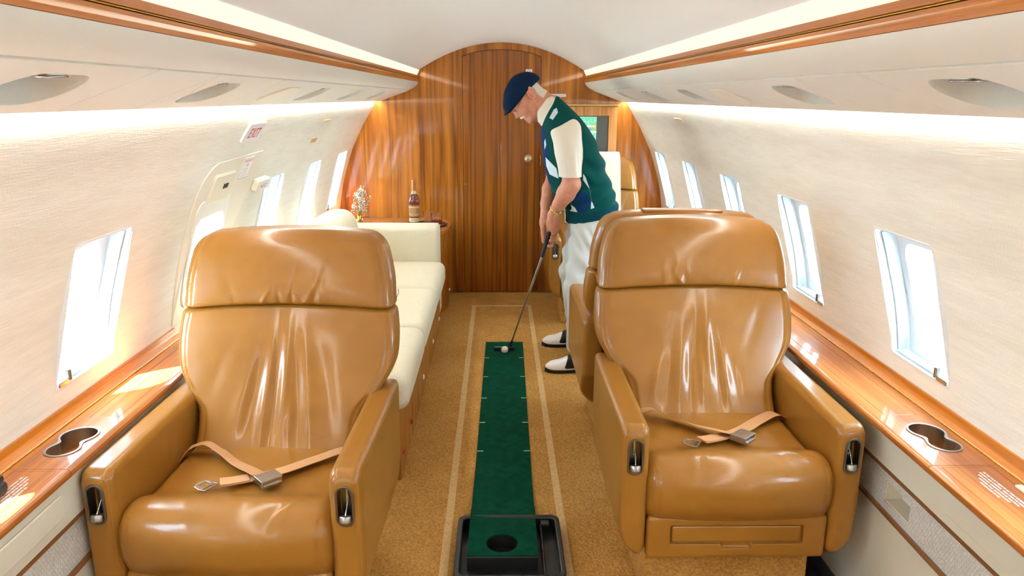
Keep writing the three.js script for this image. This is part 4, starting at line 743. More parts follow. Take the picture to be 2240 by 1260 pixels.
{
  const T = thing('serving_tray', 'dark round tray under bottle and glasses on the cabinet', 'tray', [-0.545, CY + 0.0006, 0.36]);
  mesh('tray', new THREE.LatheGeometry([[0, 0.002], [0.125, 0.002], [0.137, 0.008], [0.140, 0.012], [0.142, 0.010], [0.134, 0.001], [0, 0.0]].map((p) => new THREE.Vector2(...p)), 48).scale(1.1, 1, 0.9), std({ color: 0x2b2421, roughness: 0.3, metalness: 0.6 }), T);
  const B = thing('whisky_bottle', 'amber whisky bottle with tan label and copper capsule', 'bottle', [-0.620, CY + 0.0022, 0.37]);
  const prof = [[0, 0.0], [0.034, 0.0], [0.037, 0.004], [0.0365, 0.02], [0.0375, 0.14], [0.0405, 0.165], [0.0395, 0.182], [0.033, 0.202], [0.022, 0.222], [0.0155, 0.238], [0.0138, 0.26], [0.0135, 0.30]];
  mesh('glass', new THREE.LatheGeometry([...prof, [0.0115, 0.30], [0.0115, 0.262], [0.0135, 0.238], [0.0195, 0.222], [0.0305, 0.202], [0.037, 0.182], [0.0378, 0.165], [0.0348, 0.14], [0.0338, 0.02], [0.033, 0.012], [0, 0.010]].map((p) => new THREE.Vector2(...p)), 40), clear, B, 'clear bottle glass');
  mesh('whisky', new THREE.LatheGeometry([[0, 0.0105], [0.0327, 0.0125], [0.0335, 0.02], [0.0345, 0.14], [0.0375, 0.165], [0.0367, 0.182], [0.0302, 0.202], [0.0192, 0.2215], [0, 0.2215]].map((p) => new THREE.Vector2(...p)), 40), liquid, B, 'amber whisky');
  mesh('capsule', new THREE.LatheGeometry([[0.0142, 0.242], [0.0145, 0.262], [0.0148, 0.302], [0.0155, 0.304], [0.0155, 0.322], [0.014, 0.325], [0, 0.325]].map((p) => new THREE.Vector2(...p)), 32), std({ color: 0xb06a34, roughness: 0.3, metalness: 0.5 }), B, 'copper capsule');
  mesh('neck_band', new THREE.CylinderGeometry(0.0152, 0.0185, 0.022, 32, 1, true).translate(0, 0.234, 0), std({ color: 0xd9c9a0, roughness: 0.5 }), B);
  const lab = canvasTex(512, 384, (g, w, h) => { g.fillStyle = '#a97a42'; g.fillRect(0, 0, w, h); g.fillStyle = '#8a5c2c'; g.fillRect(0, 0, w, 26); g.fillRect(0, h - 26, w, 26); g.fillStyle = '#fbf1d8'; g.font = 'bold 54px serif'; g.textAlign = 'center'; g.fillText('GLENMORANGIE', w / 2, 96, 400); g.strokeStyle = '#f0dcae'; g.lineWidth = 5; g.strokeRect(w / 2 - 52, 130, 104, 110); g.beginPath(); g.arc(w / 2, 185, 36, 0, 7); g.stroke(); g.font = '34px serif'; g.fillText('HIGHLAND SINGLE MALT', w / 2, 292, 360); g.fillText('SCOTCH WHISKY', w / 2, 334, 300); });
  mesh('label', new THREE.CylinderGeometry(0.0396, 0.0380, 0.088, 40, 1, true, -1.5, 3.0).translate(0, 0.107, 0), std({ map: lab, roughness: 0.55, side: THREE.DoubleSide }), B, 'tan printed label');
  const lab2 = canvasTex(512, 128, (g, w, h) => { g.fillStyle = '#d8c69a'; g.fillRect(0, 0, w, h); g.fillStyle = '#4a3520'; g.fillRect(0, 0, w, 14); g.font = 'bold 48px serif'; g.textAlign = 'center'; g.fillText('ORIGINAL', w / 2, 84); });
  mesh('lower_label', new THREE.CylinderGeometry(0.0378, 0.0378, 0.030, 40, 1, true, -1.5, 3.0).translate(0, 0.045, 0), std({ map: lab2, roughness: 0.55, side: THREE.DoubleSide }), B, 'pale lower label');
  const tumbler = (x, z, label, fill) => {
    const G = thing('whisky_glass', label, 'glass', [x, CY + 0.0022, z]);
    const g = new THREE.LatheGeometry([[0, 0], [0.034, 0], [0.037, 0.004], [0.041, 0.088], [0.0400, 0.0895], [0.0388, 0.088], [0.0355, 0.016], [0.032, 0.013], [0, 0.013]].map((p) => new THREE.Vector2(...p)), 40);
    const p = g.attributes.position; for (let i = 0; i < p.count; i++) { const x0 = p.getX(i), z0 = p.getZ(i), r = Math.hypot(x0, z0), y = p.getY(i); if (r > 0.0362 && y < 0.07) { const a = Math.atan2(z0, x0), k = 1 - 0.03 * (0.5 + 0.5 * Math.cos(a * 20)); p.setX(i, x0 * k); p.setZ(i, z0 * k); } } g.computeVertexNormals();
    mesh('glass', g, clear, G, 'cut clear glass');
    if (fill) mesh('whisky', new THREE.LatheGeometry([[0, 0.0135], [0.0318, 0.0135], [0.0352, 0.017], [0.0366, 0.040], [0, 0.040]].map((q) => new THREE.Vector2(...q)), 36), liquid, G, 'amber whisky');
  };
  tumbler(-0.525, 0.30, 'cut glass tumbler without whisky next to bottle', false);
  tumbler(-0.463, 0.38, 'cut glass tumbler holding a measure of whisky', true);
  // flowers
  const F = thing('flower_vase', 'slim glass vase of tiny white flowers behind the divan back', 'vase', [-1.0, CY, 0.42]);
  mesh('vase', new THREE.LatheGeometry([[0, 0], [0.02, 0], [0.022, 0.004], [0.016, 0.05], [0.018, 0.09], [0.0165, 0.09], [0.0145, 0.05], [0.019, 0.006], [0, 0.005]].map((p) => new THREE.Vector2(...p)), 28), phy({ color: 0xdff0ee, transmission: 1, thickness: 0.01, ior: 1.5, roughness: 0.02 }), F);
  seed = 4242; const stems = [], blooms = [], leaves = [];
  const petal = new THREE.IcosahedronGeometry(1, 0);
  for (let k = 0; k < 26; k++) {
    const a = rr(0, 6.28), h = rr(0.12, 0.29), R = rr(0.01, 0.062) * (h > 0.25 ? 0.5 : 1), ex = Math.cos(a) * R + 0.012, ez = Math.sin(a) * R;
    stems.push(tube([[0, 0.03, 0], [ex * 0.3, h * 0.5, ez * 0.3], [ex * 0.8, h * 0.85, ez * 0.8], [ex, h, ez]], 0.0009, 10, 5));
    for (let q = 0; q < 13; q++) { const bx = ex + rr(-0.016, 0.016), by = h + rr(-0.032, 0.014), bz = ez + rr(-0.016, 0.016), r = rr(0.0022, 0.0046); blooms.push(petal.clone().scale(r, r * 0.8, r).rotateY(rr(0, 3)).translate(bx, by, bz)); stems.push(tube([[ex * 0.85, h - 0.035, ez * 0.85], [(ex + bx) / 2, by - 0.012, (ez + bz) / 2], [bx, by, bz]], 0.0005, 4, 3)); }
  }
  mesh('stems', merge(stems), std({ color: 0x6f8a5c, roughness: 0.8 }), F, 'thin green stems');
  const bl = mesh('blossoms', merge(blooms), std({ color: 0xf3f5ee, roughness: 0.8 }), F, 'tiny white blossoms'); bl.userData.kind = 'stuff';
}

// ------------------------------------------------------------------ putting mat with its ball return, ball
{
  const M = thing('putting_mat', 'dark green putting mat with white ticks and black ball return tray', 'putting mat', [0, 0, 2.4]);
  const cx = (z) => lerp(0.012, -0.008, (z - 1.24) / 2), w = 0.114, Zc = 2.4;
  const yTop = (z) => 0.006 + 0.052 * ss(3.12, 3.31, z);
  const strip0 = (z0, z1, hole) => {
    const sh = new THREE.Shape(); const o = []; const n = Math.max(2, Math.round((z1 - z0) / 0.02));
    for (let k = 0; k <= n; k++) { const z = lerp(z0, z1, k / n); o.push([cx(z) - w, z]); } for (let k = n; k >= 0; k--) { const z = lerp(z0, z1, k / n); o.push([cx(z) + w, z]); }
    const S = new THREE.Shape(o.map((p) => new THREE.Vector2(...p))); if (hole) { const h = []; for (let k = 0; k < 36; k++) { const a = k / 36 * 6.2832; h.push(new THREE.Vector2(-0.013 + 0.052 * Math.cos(a), 3.487 + 0.052 * Math.sin(a))); } S.holes.push(new THREE.Path(h)); }
    const g = new THREE.ExtrudeGeometry(S, { depth: 0.005, bevelEnabled: false }), p = g.attributes.position;
    for (let i = 0; i < p.count; i++) { const x = p.getX(i), z = p.getY(i), d = p.getZ(i); p.setXYZ(i, x, yTop(z) - d, z - Zc); } g.computeVertexNormals(); return boxUV(g, 'z');
  };
  mesh('felt', strip0(1.24, 3.40, false), matFelt, M, 'green felt'); mesh('felt_ramp_top', strip0(3.40, 3.555, true), matFelt, M, 'green felt around the cup');
  for (let k = 0; k < 5; k++) for (const s of [-1, 1]) { const z = [1.535, 1.838, 2.137, 2.430, 2.722][k]; mesh('tick_mark', rbox(0.026, 0.0012, 0.006, 0.0005, cx(z) + s * (w - 0.014), 0.0066, z - Zc), markPaint, M, 'short white tick'); }
  // tray
  const tray = new THREE.Shape(rrect(0.011, 3.485, 0.352, 0.36, 0.03, THREE.Shape).getPoints()); tray.holes.push(rrect(0.011, 3.487, 0.318, 0.322, 0.022, THREE.Path));
  mesh('tray_rim', extrude(tray, 0.052, 0.004).rotateX(Math.PI / 2).translate(0, 0.053, -Zc), blackPlastic, M, 'black plastic tray');
  mesh('tray_floor', extrude(rrect(0.011, 3.485, 0.345, 0.352, 0.028, THREE.Shape), 0.004).rotateX(Math.PI / 2).translate(0, 0.006, -Zc), blackPlastic, M);
  mesh('return_channel', merge([rbox(0.008, 0.030, 0.30, 0.003, 0.122, 0.020, 3.485 - Zc), rbox(0.03, 0.012, 0.026, 0.003, 0.137, 0.040, 3.342 - Zc)]), blackPlastic, M);
  const skirt = []; for (const sx of [-1, 1]) skirt.push(rbox(0.006, 0.046, 0.21, 0.002, cx(3.44) + sx * (w - 0.004), 0.029, 3.445 - Zc)); skirt.push(rbox(2 * w, 0.050, 0.008, 0.002, cx(3.55), 0.030, 3.559 - Zc));
  mesh('ramp_support', merge(skirt), blackMatte, M);
  mesh('cup', new THREE.CylinderGeometry(0.053, 0.053, 0.046, 36, 1, true).translate(-0.013, 0.030, 3.487 - Zc), std({ color: 0x101211, roughness: 0.5, side: THREE.DoubleSide }), M);
  mesh('cup_plug', (() => { const o = new THREE.Shape([[-0.026, 0], [0.026, 0], [0.022, 0.018], [0.010, 0.012], [0, 0.014], [-0.010, 0.012], [-0.022, 0.018]].map((p) => new THREE.Vector2(...p))); return extrude(o, 0.006, 0.001).rotateX(-Math.PI / 2).translate(-0.013, 0.012, 3.535 - Zc); })(), std({ color: 0xbcc4c0, roughness: 0.5 }), M, 'pale cup ramp piece');
  for (let k = 0; k < 4; k++) mesh('rim_notch', cyl(0.006, 0.006, 0.004, -0.10 + 0.075 * k, 0.053, 3.655 - Zc, 14), blackMatte, M);
  const b = thing('golf_ball', 'white golf ball on the putting mat in front of putter head', 'ball', [0.013, 0.006, 1.452]);
  const bg = new THREE.IcosahedronGeometry(0.0214, 12); { const p = bg.attributes.position, v = new THREE.Vector3(); for (let i = 0; i < p.count; i++) { v.fromBufferAttribute(p, i); const th = Math.acos(v.y / 0.0214), ph = Math.atan2(v.z, v.x), rows = 14, r = Math.round(th / Math.PI * rows), tc = r / rows * Math.PI, nP = Math.max(1, Math.round(2 * rows * Math.sin(tc))), dp = (ph / (2 * Math.PI) * nP); const d = Math.hypot((th - tc) * rows / Math.PI, (dp - Math.round(dp))); v.multiplyScalar(1 - 0.016 * ss(0.42, 0.15, d) ); p.setXYZ(i, v.x, v.y, v.z); } bg.computeVertexNormals(); }
  mesh('ball', bg.translate(0, 0.0214, 0), std({ color: 0xe9e7e0, roughness: 0.4 }), b);
}

// ------------------------------------------------------------------ the golfer
{
  const MZ = 1.5, base = [0.42, 0, MZ];
  const man = thing('person', 'man in navy flat cap, green argyle vest and pale trousers bending over a putter', 'person', base);
  const sub = (a, b) => [a[0] - b[0], a[1] - b[1], a[2] - b[2]], dot = (a, b) => a[0] * b[0] + a[1] * b[1] + a[2] * b[2];
  const cap = (p, a, b, ra, rb) => { const ba = sub(b, a), pa = sub(p, a), h = clamp(dot(pa, ba) / dot(ba, ba)); return Math.hypot(pa[0] - ba[0] * h, pa[1] - ba[1] * h, pa[2] - ba[2] * h) - lerp(ra, rb, h); };
  const ell = (x, y, z, a, b, c) => { const k = Math.hypot(x / a, y / b, z / c), m = Math.hypot(x / (a * a), y / (b * b), z / (c * c)); return m < 1e-9 ? -Math.min(a, b, c) : k * (k - 1) / m; };
  const put = (g) => g.translate(-base[0], -base[1], -base[2]);
  const chain = (p, list, k) => { let d = 1e9; for (let i = 0; i < list.length - 1; i++) d = smin(d, cap(p, list[i][0], list[i + 1][0], list[i][1], list[i + 1][1]), k); return d; };
  // torso outline by height
  const TY = [0.78, 0.86, 0.92, 0.981, 1.082, 1.194, 1.317, 1.36, 1.41, 1.45, 1.485], TF = [0.358, 0.354, 0.312, 0.272, 0.238, 0.218, 0.210, 0.216, 0.232, 0.255, 0.285];
  const TBy = [0.78, 0.859, 0.918, 1.02, 1.145, 1.257, 1.354, 1.443, 1.485], TB = [0.622, 0.634, 0.634, 0.598, 0.549, 0.501, 0.435, 0.346, 0.297];
  const TW = [0.165, 0.172, 0.176, 0.182, 0.192, 0.203, 0.196, 0.172, 0.125, 0.085, 0.05];
  const torso = (x, y, z, inset) => {
    const xf = hermite(TY, TF, y) + inset, xb = hermite(TBy, TB, y) - inset, w = hermite(TY, TW, y) - inset, a = Math.max((xb - xf) / 2, 0.01), c = (xf + xb) / 2;
    const r = Math.pow(Math.pow(Math.abs((x - c) / a), 2.5) + Math.pow(Math.abs((z - MZ) / Math.max(w, 0.01)), 2.5), 1 / 2.5);
    return Math.max((r - 1) * Math.min(a, w) * 0.8, y - 1.485);
  };
  const sh = (s) => [0.330, 1.300, MZ + s * 0.150], armN = [[sh(1), 0.044], [[0.352, 1.11, 1.712], 0.041], [[0.360, 1.035, 1.710], 0.050], [[0.335, 0.985, 1.69], 0.050], [[0.303, 0.920, 1.645], 0.036], [[0.286, 0.880, 1.605], 0.0295]];
  const armF = [[sh(-1), 0.044], [[0.318, 1.11, 1.298], 0.041], [[0.306, 1.040, 1.30], 0.047], [[0.272, 0.965, 1.345], 0.045], [[0.252, 0.890, 1.385], 0.035], [[0.245, 0.845, 1.41], 0.0295]];
  const hip = (s) => [0.475, 0.84, MZ + s * 0.085], knee = (s) => [0.412, 0.475, MZ + s * 0.165], ank = (s) => [0.468, 0.085, MZ + s * 0.215];
  // head frame at the ear axis: F towards the face, U towards the crown, S towards the near side
  const E0 = [0.142, 1.500, MZ], fF = [-0.539, -0.842, 0], fU = [-0.842, 0.539, 0];
  const hl = (x, y, z) => { const p = [x - E0[0], y - E0[1], 0]; return [dot(p, fF), dot(p, fU), z - MZ]; };
  const hw = (F, U, S) => [E0[0] + fF[0] * F + fU[0] * U, E0[1] + fF[1] * F + fU[1] * U, MZ + S];
  const neck = (p) => smin(cap(p, hw(0.0, -0.03, 0), [0.305, 1.395, MZ], 0.056, 0.066), cap(p, hw(0.045, -0.06, 0), [0.285, 1.36, MZ], 0.045, 0.056), 0.03);
  const skull = (F, U, S) => ell(F - 0.026, U - 0.036, S, 0.097, 0.086, 0.0775);
  const headSDF = (x, y, z) => {
    const [F, U, S] = hl(x, y, z), p = [F, U, S], A = Math.abs(S);
    let d = skull(F, U, S);
    d = smin(d, ell(F - 0.062, U + 0.012, S, 0.070, 0.085, 0.066), 0.03);
    d = smin(d, cap(p, [0.055, -0.045, 0], [0.100, -0.080, 0], 0.050, 0.030), 0.03);
    d = smin(d, cap([F, U, A], [0.020, -0.050, 0.042], [0.085, -0.082, 0.020], 0.024, 0.022), 0.025);
    d = smin(d, ell(F - 0.112, U + 0.088, S, 0.018, 0.017, 0.022), 0.018);
    d = smin(d, cap([F, U, A], [0.112, 0.030, 0.012], [0.098, 0.028, 0.044], 0.014, 0.014), 0.016);
    d = smin(d, ell(F - 0.088, U + 0.022, A - 0.040, 0.028, 0.028, 0.024), 0.02);
    d = smax(d, -ell(F - 0.122, U - 0.006, A - 0.031, 0.016, 0.012, 0.016), 0.014);
    d = smin(d, ell(F - 0.102, U - 0.006, A - 0.031, 0.0125, 0.0125, 0.0125), 0.005);
    d = smin(d, cap(p, [0.116, 0.020, 0], [0.137, -0.012, 0], 0.008, 0.0125), 0.010);
    d = smin(d, ell(F - 0.124, U + 0.018, A - 0.011, 0.011, 0.008, 0.008), 0.006);
    d = smin(d, cap([F, U, A], [0.119, -0.036, 0], [0.108, -0.040, 0.024], 0.012, 0.008), 0.012);
    d = smin(d, cap([F, U, A], [0.121, -0.056, 0], [0.110, -0.054, 0.018], 0.008, 0.005), 0.008);
    d = smax(d, -cap([F, U, A], [0.132, -0.0475, 0], [0.116, -0.049, 0.024], 0.0022, 0.0018), 0.005);
    // ear with a hollow
    const ex = F + 0.006 + 0.25 * U, er = A - 0.085 - 0.3 * Math.max(0, -ex), ear = Math.max(ell(ex, U + 0.003, er, 0.023, 0.035, 0.013), -ell(ex - 0.004, U + 0.001, A - 0.101, 0.014, 0.025, 0.015));
    d = smin(d, ear, 0.004);
    d = smin(d, neck([x, y, z]), 0.025);
    d += 0.0012 * Math.sin((x * 0.6 + y * 0.25) * 260) * gauss(F - 0.045, 0.05) * ss(-0.02, -0.07, U);   // lines of the neck and jaw
    return d;
  };
  // putter grip frame
  const G0 = [0.290, 0.822, 1.492], G1 = [0.226, 0.590, 1.452], gl = Math.hypot(...sub(G1, G0)), ga = sub(G1, G0).map((v) => v / gl);
  const gx = (() => { const v = [1 - ga[0] * ga[0], -ga[0] * ga[1], -ga[0] * ga[2]], l = Math.hypot(...v); return v.map((q) => q / l); })();
  const gz = [gx[1] * ga[2] - gx[2] * ga[1], gx[2] * ga[0] - gx[0] * ga[2], gx[0] * ga[1] - gx[1] * ga[0]].map((v, i, a) => a[2] < 0 ? -v : v);
  const gp = (s, u, v) => [0, 1, 2].map((i) => G0[i] + ga[i] * s + gx[i] * u + gz[i] * v);
  const handN = (p) => {
    let d = chain(p, [[[0.286, 0.880, 1.605], 0.0295], [[0.280, 0.850, 1.578], 0.031], [gp(0.035, 0.006, 0.048), 0.029]], 0.02);
    d = smin(d, chain(p, [[gp(0.005, -0.014, 0.050), 0.026], [gp(0.045, 0.000, 0.040), 0.022]], 0.02), 0.02);
    d = smin(d, cap(p, gp(0.022, 0.012, 0.047), gp(0.068, 0.018, 0.036), 0.021, 0.016), 0.018);
    d = smin(d, chain(p, [[gp(0.004, -0.030, 0.038), 0.016], [gp(0.040, -0.026, 0.028), 0.0115], [gp(0.074, -0.016, 0.017), 0.0095]], 0.006), 0.012);
    for (const [s, r] of [[0.020, 0.0098], [0.038, 0.0104], [0.057, 0.0104], [0.075, 0.0096]]) d = smin(d, chain(p, [[gp(s, 0.020, 0.036), r], [gp(s + 0.004, 0.034, 0.012), r], [gp(s + 0.007, 0.024, -0.014), r * 0.95], [gp(s + 0.008, 0.002, -0.0215), r * 0.88]], 0.003), 0.006);
    return d;
  };
  const handF = (p) => {
    let d = chain(p, [[[0.245, 0.845, 1.41], 0.0295], [gp(0.055, -0.034, -0.052), 0.030], [gp(0.098, -0.018, -0.042), 0.028]], 0.02);
    d = smin(d, cap(p, gp(0.085, -0.004, -0.042), gp(0.135, 0.0, -0.036), 0.022, 0.017), 0.018);
    d = smin(d, chain(p, [[gp(0.070, -0.044, -0.026), 0.016], [gp(0.110, -0.034, -0.008), 0.0118], [gp(0.150, -0.020, 0.006), 0.0100]], 0.006), 0.012);
    for (const [s, r, e] of [[0.080, 0.0102, 0], [0.099, 0.0106, 0], [0.119, 0.0104, 0], [0.147, 0.0100, 0.006]]) d = smin(d, chain(p, [[gp(s, 0.010, -0.036), r], [gp(s + 0.003, 0.0335, -0.012), r], [gp(s + 0.006 + e, 0.032, 0.012), r * 0.97], [gp(s + 0.009 + e, 0.0145, 0.0225), r * 0.9]], 0.003), 0.004);
    return d;
  };
  const core = (x, y, z) => {
    const p = [x, y, z]; let d = torso(x, y, z, 0.028);
    for (const s of [-1, 1]) d = smin(d, chain(p, [[hip(s), 0.056], [knee(s), 0.046], [ank(s), 0.034]], 0.03), 0.03);
    d = smin(d, chain(p, armN, 0.012), 0.02); d = smin(d, chain(p, armF, 0.012), 0.02);
    d = smin(d, neck(p), 0.02); return d;
  };
  const skin = std({ roughness: 0.5, map: dataTex(256, 256, (u, v) => { const t = 0.5 * vn(u * 10, v * 10, 71, 10, 10) + 0.5 * vn(u * 60, v * 60, 72, 60, 60); return [lerp(184, 214, t), lerp(116, 150, t), lerp(86, 120, t)]; }, true, 0.14), bumpMap: leatherBump, bumpScale: 0.0003 });
  const bodyG = nets(core, [0.16, 0.05, 1.20], [0.68, 1.52, 1.82], 0.011), headG = nets(headSDF, [-0.03, 1.30, 1.395], [0.34, 1.66, 1.605], 0.0036);
  const hN = nets((x, y, z) => handN([x, y, z]), [0.18, 0.68, 1.43], [0.36, 0.92, 1.65], 0.0030), hF = nets((x, y, z) => handF([x, y, z]), [0.17, 0.60, 1.34], [0.34, 0.90, 1.55], 0.0030);
  mesh('body', put(merge([bodyG, headG, hN, hF])), skin, man, 'ruddy skin of face, arms and hands');
  // hair and moustache
  const white = std({ color: 0xddd5c6, roughness: 0.85, bumpMap: linenBump, bumpScale: 0.003 });
  mesh('hair', put(nets((x, y, z) => {
    const [F, U, S] = hl(x, y, z), A = Math.abs(S);
    const d = smin(skull(F, U, S), neck([x, y, z]), 0.03) - 0.0045 - 0.0012 * Math.sin(x * 500 + z * 300) * Math.sin(y * 420);
    const lim = smax((1.6 * F - 0.050 - U) / 1.9, F - lerp(-0.030, 0.02, ss(0.008, 0.03, U)) * ss(0.045, 0.062, A) - 0.03 * (1 - ss(0.045, 0.062, A)), 0.008);
    return Math.max(d, lim, U - 0.055, -(U + 0.076));
  }, [0.02, 1.38, 1.39], [0.30, 1.64, 1.61], 0.0042)), white, man, 'short white hair below the cap');
  mesh('moustache', put(nets((x, y, z) => { const [F, U, S] = hl(x, y, z), A = Math.abs(S); return cap([F, U, A], [0.130, -0.034, 0], [0.116, -0.042, 0.036], 0.0095, 0.007); }, [0.04, 1.30, 1.44], [0.18, 1.42, 1.56], 0.003)), white, man, 'white moustache');
  mesh('eyebrows', put(nets((x, y, z) => { const [F, U, S] = hl(x, y, z), A = Math.abs(S); return cap([F, U, A], [0.122, 0.034, 0.014], [0.108, 0.036, 0.048], 0.0055, 0.004); }, [-0.02, 1.36, 1.43], [0.12, 1.46, 1.57], 0.003)), white, man, 'white eyebrows');
  // flat cap
  const navy = phy({ specularIntensity: 0.2, color: 0x09203a, roughness: 0.85, bumpMap: linenBump, bumpScale: 0.0008 });
  mesh('flat_cap', put(nets((x, y, z) => {
    const [F, U, S] = hl(x, y, z); let d = ell(F - 0.016, U - 0.020, S, 0.118, 0.106, 0.099);
    d = smin(d, ell(F - 0.088, U - 0.050, S, 0.064, 0.047, 0.086), 0.03);
    d = smax(d, 0.018 + 0.10 * Math.max(0, F - 0.02) + 0.28 * Math.min(0, F) - U, 0.012);
    const br = Math.max(ell(F - 0.100, U - 0.052 + (F - 0.1) * 0.05 + S * S * 2.2, S, 0.072, 0.012, 0.080), -1); d = smin(d, br, 0.008);
    d += 0.0022 * gauss(S + 0.0, 0.004) * (U > 0.05 ? 1 : 0) + 0.0016 * Math.sin(F * 70 + S * 40) * ss(0.05, 0.11, U);
    return d;
  }, [-0.05, 1.35, 1.385], [0.25, 1.66, 1.615], 0.0045)), navy, man, 'navy flat cap');
  // glasses
  const gt = [hw(0.004, 0.022, 0.083), hw(0.05, 0.020, 0.079), hw(0.100, 0.014, 0.066)];
  const ringPts = []; for (let k = 0; k < 14; k++) { const a = k / 14 * 6.2832; ringPts.push(hw(0.124 - 0.10 * Math.abs(0.02 * Math.cos(a)), 0.004 + 0.016 * Math.sin(a), 0.034 + 0.022 * Math.cos(a))); }
  mesh('glasses', put(merge([tube(gt, 0.0010, 20, 6), tube(ringPts, 0.0010, 40, 6, true), tube(ringPts.map((q) => [q[0], q[1], 2 * MZ - q[2]]), 0.0010, 40, 6, true), tube(gt.map((q) => [q[0], q[1], 2 * MZ - q[2]]), 0.0010, 20, 6), tube([hw(0.125, 0.008, 0.012), hw(0.129, 0.011, 0), hw(0.125, 0.008, -0.012)], 0.001, 10, 6)])), metal, man, 'thin wire glasses');
  // vest with knitted argyle
  const px2 = (px, py, z) => { const m = new THREE.Vector3((px - 1120) / FOC, -(py - 630) / FOC, -1).applyQuaternion(camera.quaternion), t = (z - CAM.z) / m.z; return [CAM.x + m.x * t, CAM.y + m.y * t]; };
  const vestMap = canvasTex(640, 960, (g, w, h) => {
    const X = (x) => (x - 0.18) / 0.48 * w, Y = (y) => h - (y - 0.78) / 0.72 * h, poly = (col, pts, z = 1.66) => { g.fillStyle = col; g.beginPath(); pts.forEach((p, i) => { const q = px2(p[0], p[1], z); g[i ? 'lineTo' : 'moveTo'](X(q[0]), Y(q[1])); }); g.closePath(); g.fill(); };
    g.fillStyle = '#084541'; g.fillRect(0, 0, w, h);
    poly('#12355f', [[1182, 300], [1192, 275], [1200, 330], [1206, 410], [1196, 385]]); poly('#0f3560', [[1190, 340], [1198, 335], [1210, 415], [1200, 410]]);
    poly('#12355f', [[1262, 430], [1280, 415], [1292, 440], [1280, 470], [1262, 462]]); poly('#12355f', [[1236, 430], [1262, 412], [1276, 432], [1250, 446]]);
    const pale = '#d3e2ea';
    poly(pale, [[1209, 262], [1202, 258], [1212, 240], [1219, 236], [1221, 246]], 1.64);
    poly(pale, [[1195, 346], [1217, 368], [1222, 391], [1204, 384], [1197, 366]]);
    poly(pale, [[1275, 379], [1281, 388], [1290, 414], [1284, 406], [1275, 393]], 1.68);
    poly(pale, [[1247, 436], [1250, 449], [1258, 455], [1264, 465], [1248, 465], [1252, 459]], 1.67);
    poly(pale, [[1293, 440], [1296, 443], [1301, 455], [1293, 458]], 1.68);
    poly(pale, [[1183, 304], [1186, 297], [1188, 306], [1185, 322]]); poly(pale, [[1192, 312], [1194, 304], [1196, 318], [1193, 330]]);
    g.strokeStyle = 'rgba(210,226,234,0.55)'; g.lineWidth = 2; g.beginPath(); const a = px2(1290, 414, 1.68), b = px2(1294, 440, 1.68); g.moveTo(X(a[0]), Y(a[1])); g.lineTo(X(b[0]), Y(b[1])); g.stroke();
    g.fillStyle = '#083c46'; for (const [x0, x1] of [[0.30, 0.66]]) { g.beginPath(); g.moveTo(X(x0), Y(0.79 + (x0 - 0.355) * 0.2065)); g.lineTo(X(x1), Y(0.79 + (x1 - 0.355) * 0.2065)); g.lineTo(X(x1), Y(0.862 + (x1 - 0.355) * 0.2065)); g.lineTo(X(x0), Y(0.862 + (x0 - 0.355) * 0.2065)); g.fill(); }
  });
  const vg = nets((x, y, z) => {
    const hem = 0.802 + (x - 0.355) * 0.2065, S = z - MZ;
    let d = torso(x, y, z, 0);
    const k = 0.0075 * Math.sin((x * 1.0 + y * 1.3) * 46 + 2.0 * Math.sin(x * 18)) * gauss(y - 1.12, 0.12) * ss(0.38, 0.5, x) + 0.006 * Math.sin((y * 1.2 - x) * 55) * gauss(y - 0.95, 0.06);
    d += k - 0.004 * ss(0.062, 0.052, y - hem) ;
    d = Math.max(d, hem - y);
    return d;
  }, [0.15, 0.77, 1.26], [0.68, 1.50, 1.74], 0.0085);
  { const p = vg.attributes.position, uv = new Float32Array(p.count * 2); for (let i = 0; i < p.count; i++) { uv[2 * i] = (p.getX(i) - 0.18) / 0.48; uv[2 * i + 1] = (p.getY(i) - 0.78) / 0.72; } vg.setAttribute('uv', new THREE.BufferAttribute(uv, 2)); }
  mesh('vest', put(vg), phy({ map: vestMap, roughness: 0.9, specularIntensity: 0.2 }), man, 'dark green sleeveless vest with navy and pale argyle');
  // shirt: two sleeves and a collar
  const shirt = std({ color: 0xe8e0d0, roughness: 0.8, bumpMap: linenBump, bumpScale: 0.0006 });
  const sleeve = (s) => {
    const n = 64, rows = 40, pos = [], idx = [], A = s > 0 ? [0.322, 1.362, MZ + 0.130] : [0.322, 1.362, MZ - 0.130], M = s > 0 ? [0.340, 1.24, 1.715] : [0.325, 1.24, 1.285], Bc = s > 0 ? [0.353, 1.074, 1.714] : [0.318, 1.085, 1.296];
    const ring = (c, rx, rz, t, inset) => { for (let k = 0; k < n; k++) { const a = k / n * 6.2832, f = 1 + 0.075 * Math.sin(a * 5 + 1 + t * 1.8) * ss(0.15, 0.7, t) + 0.045 * Math.sin(a * 9 + t * 4) * ss(0.2, 0.8, t) + 0.03 * Math.sin(a * 2 + t * 12) * ss(0.2, 0.6, t); pos.push(c[0] + (rx * f - inset) * Math.cos(a), c[1] + 0.02 * Math.cos(a) * (1 - t), c[2] + (rz * f - inset) * Math.sin(a)); } };
    const cen = (t) => [0, 1, 2].map((i) => (1 - t) * (1 - t) * A[i] + 2 * t * (1 - t) * M[i] + t * t * Bc[i]);
    for (let r = 0; r <= rows; r++) { const t = r / rows, dome = Math.sqrt(clamp(t / 0.22)); ring(cen(t), lerp(0.080, 0.058, ss(0.15, 1, t)) * (t < 0.22 ? Math.sin(dome * Math.PI / 2) : 1) + 0.0001, lerp(0.062, 0.057, t) * (t < 0.22 ? Math.sin(dome * Math.PI / 2) : 1) + 0.0001, t, 0); }
    for (let r = rows; r >= rows - 14; r--) { const t = r / rows; ring(cen(t), lerp(0.080, 0.058, ss(0.15, 1, t)), lerp(0.062, 0.057, t), t, 0.004); }
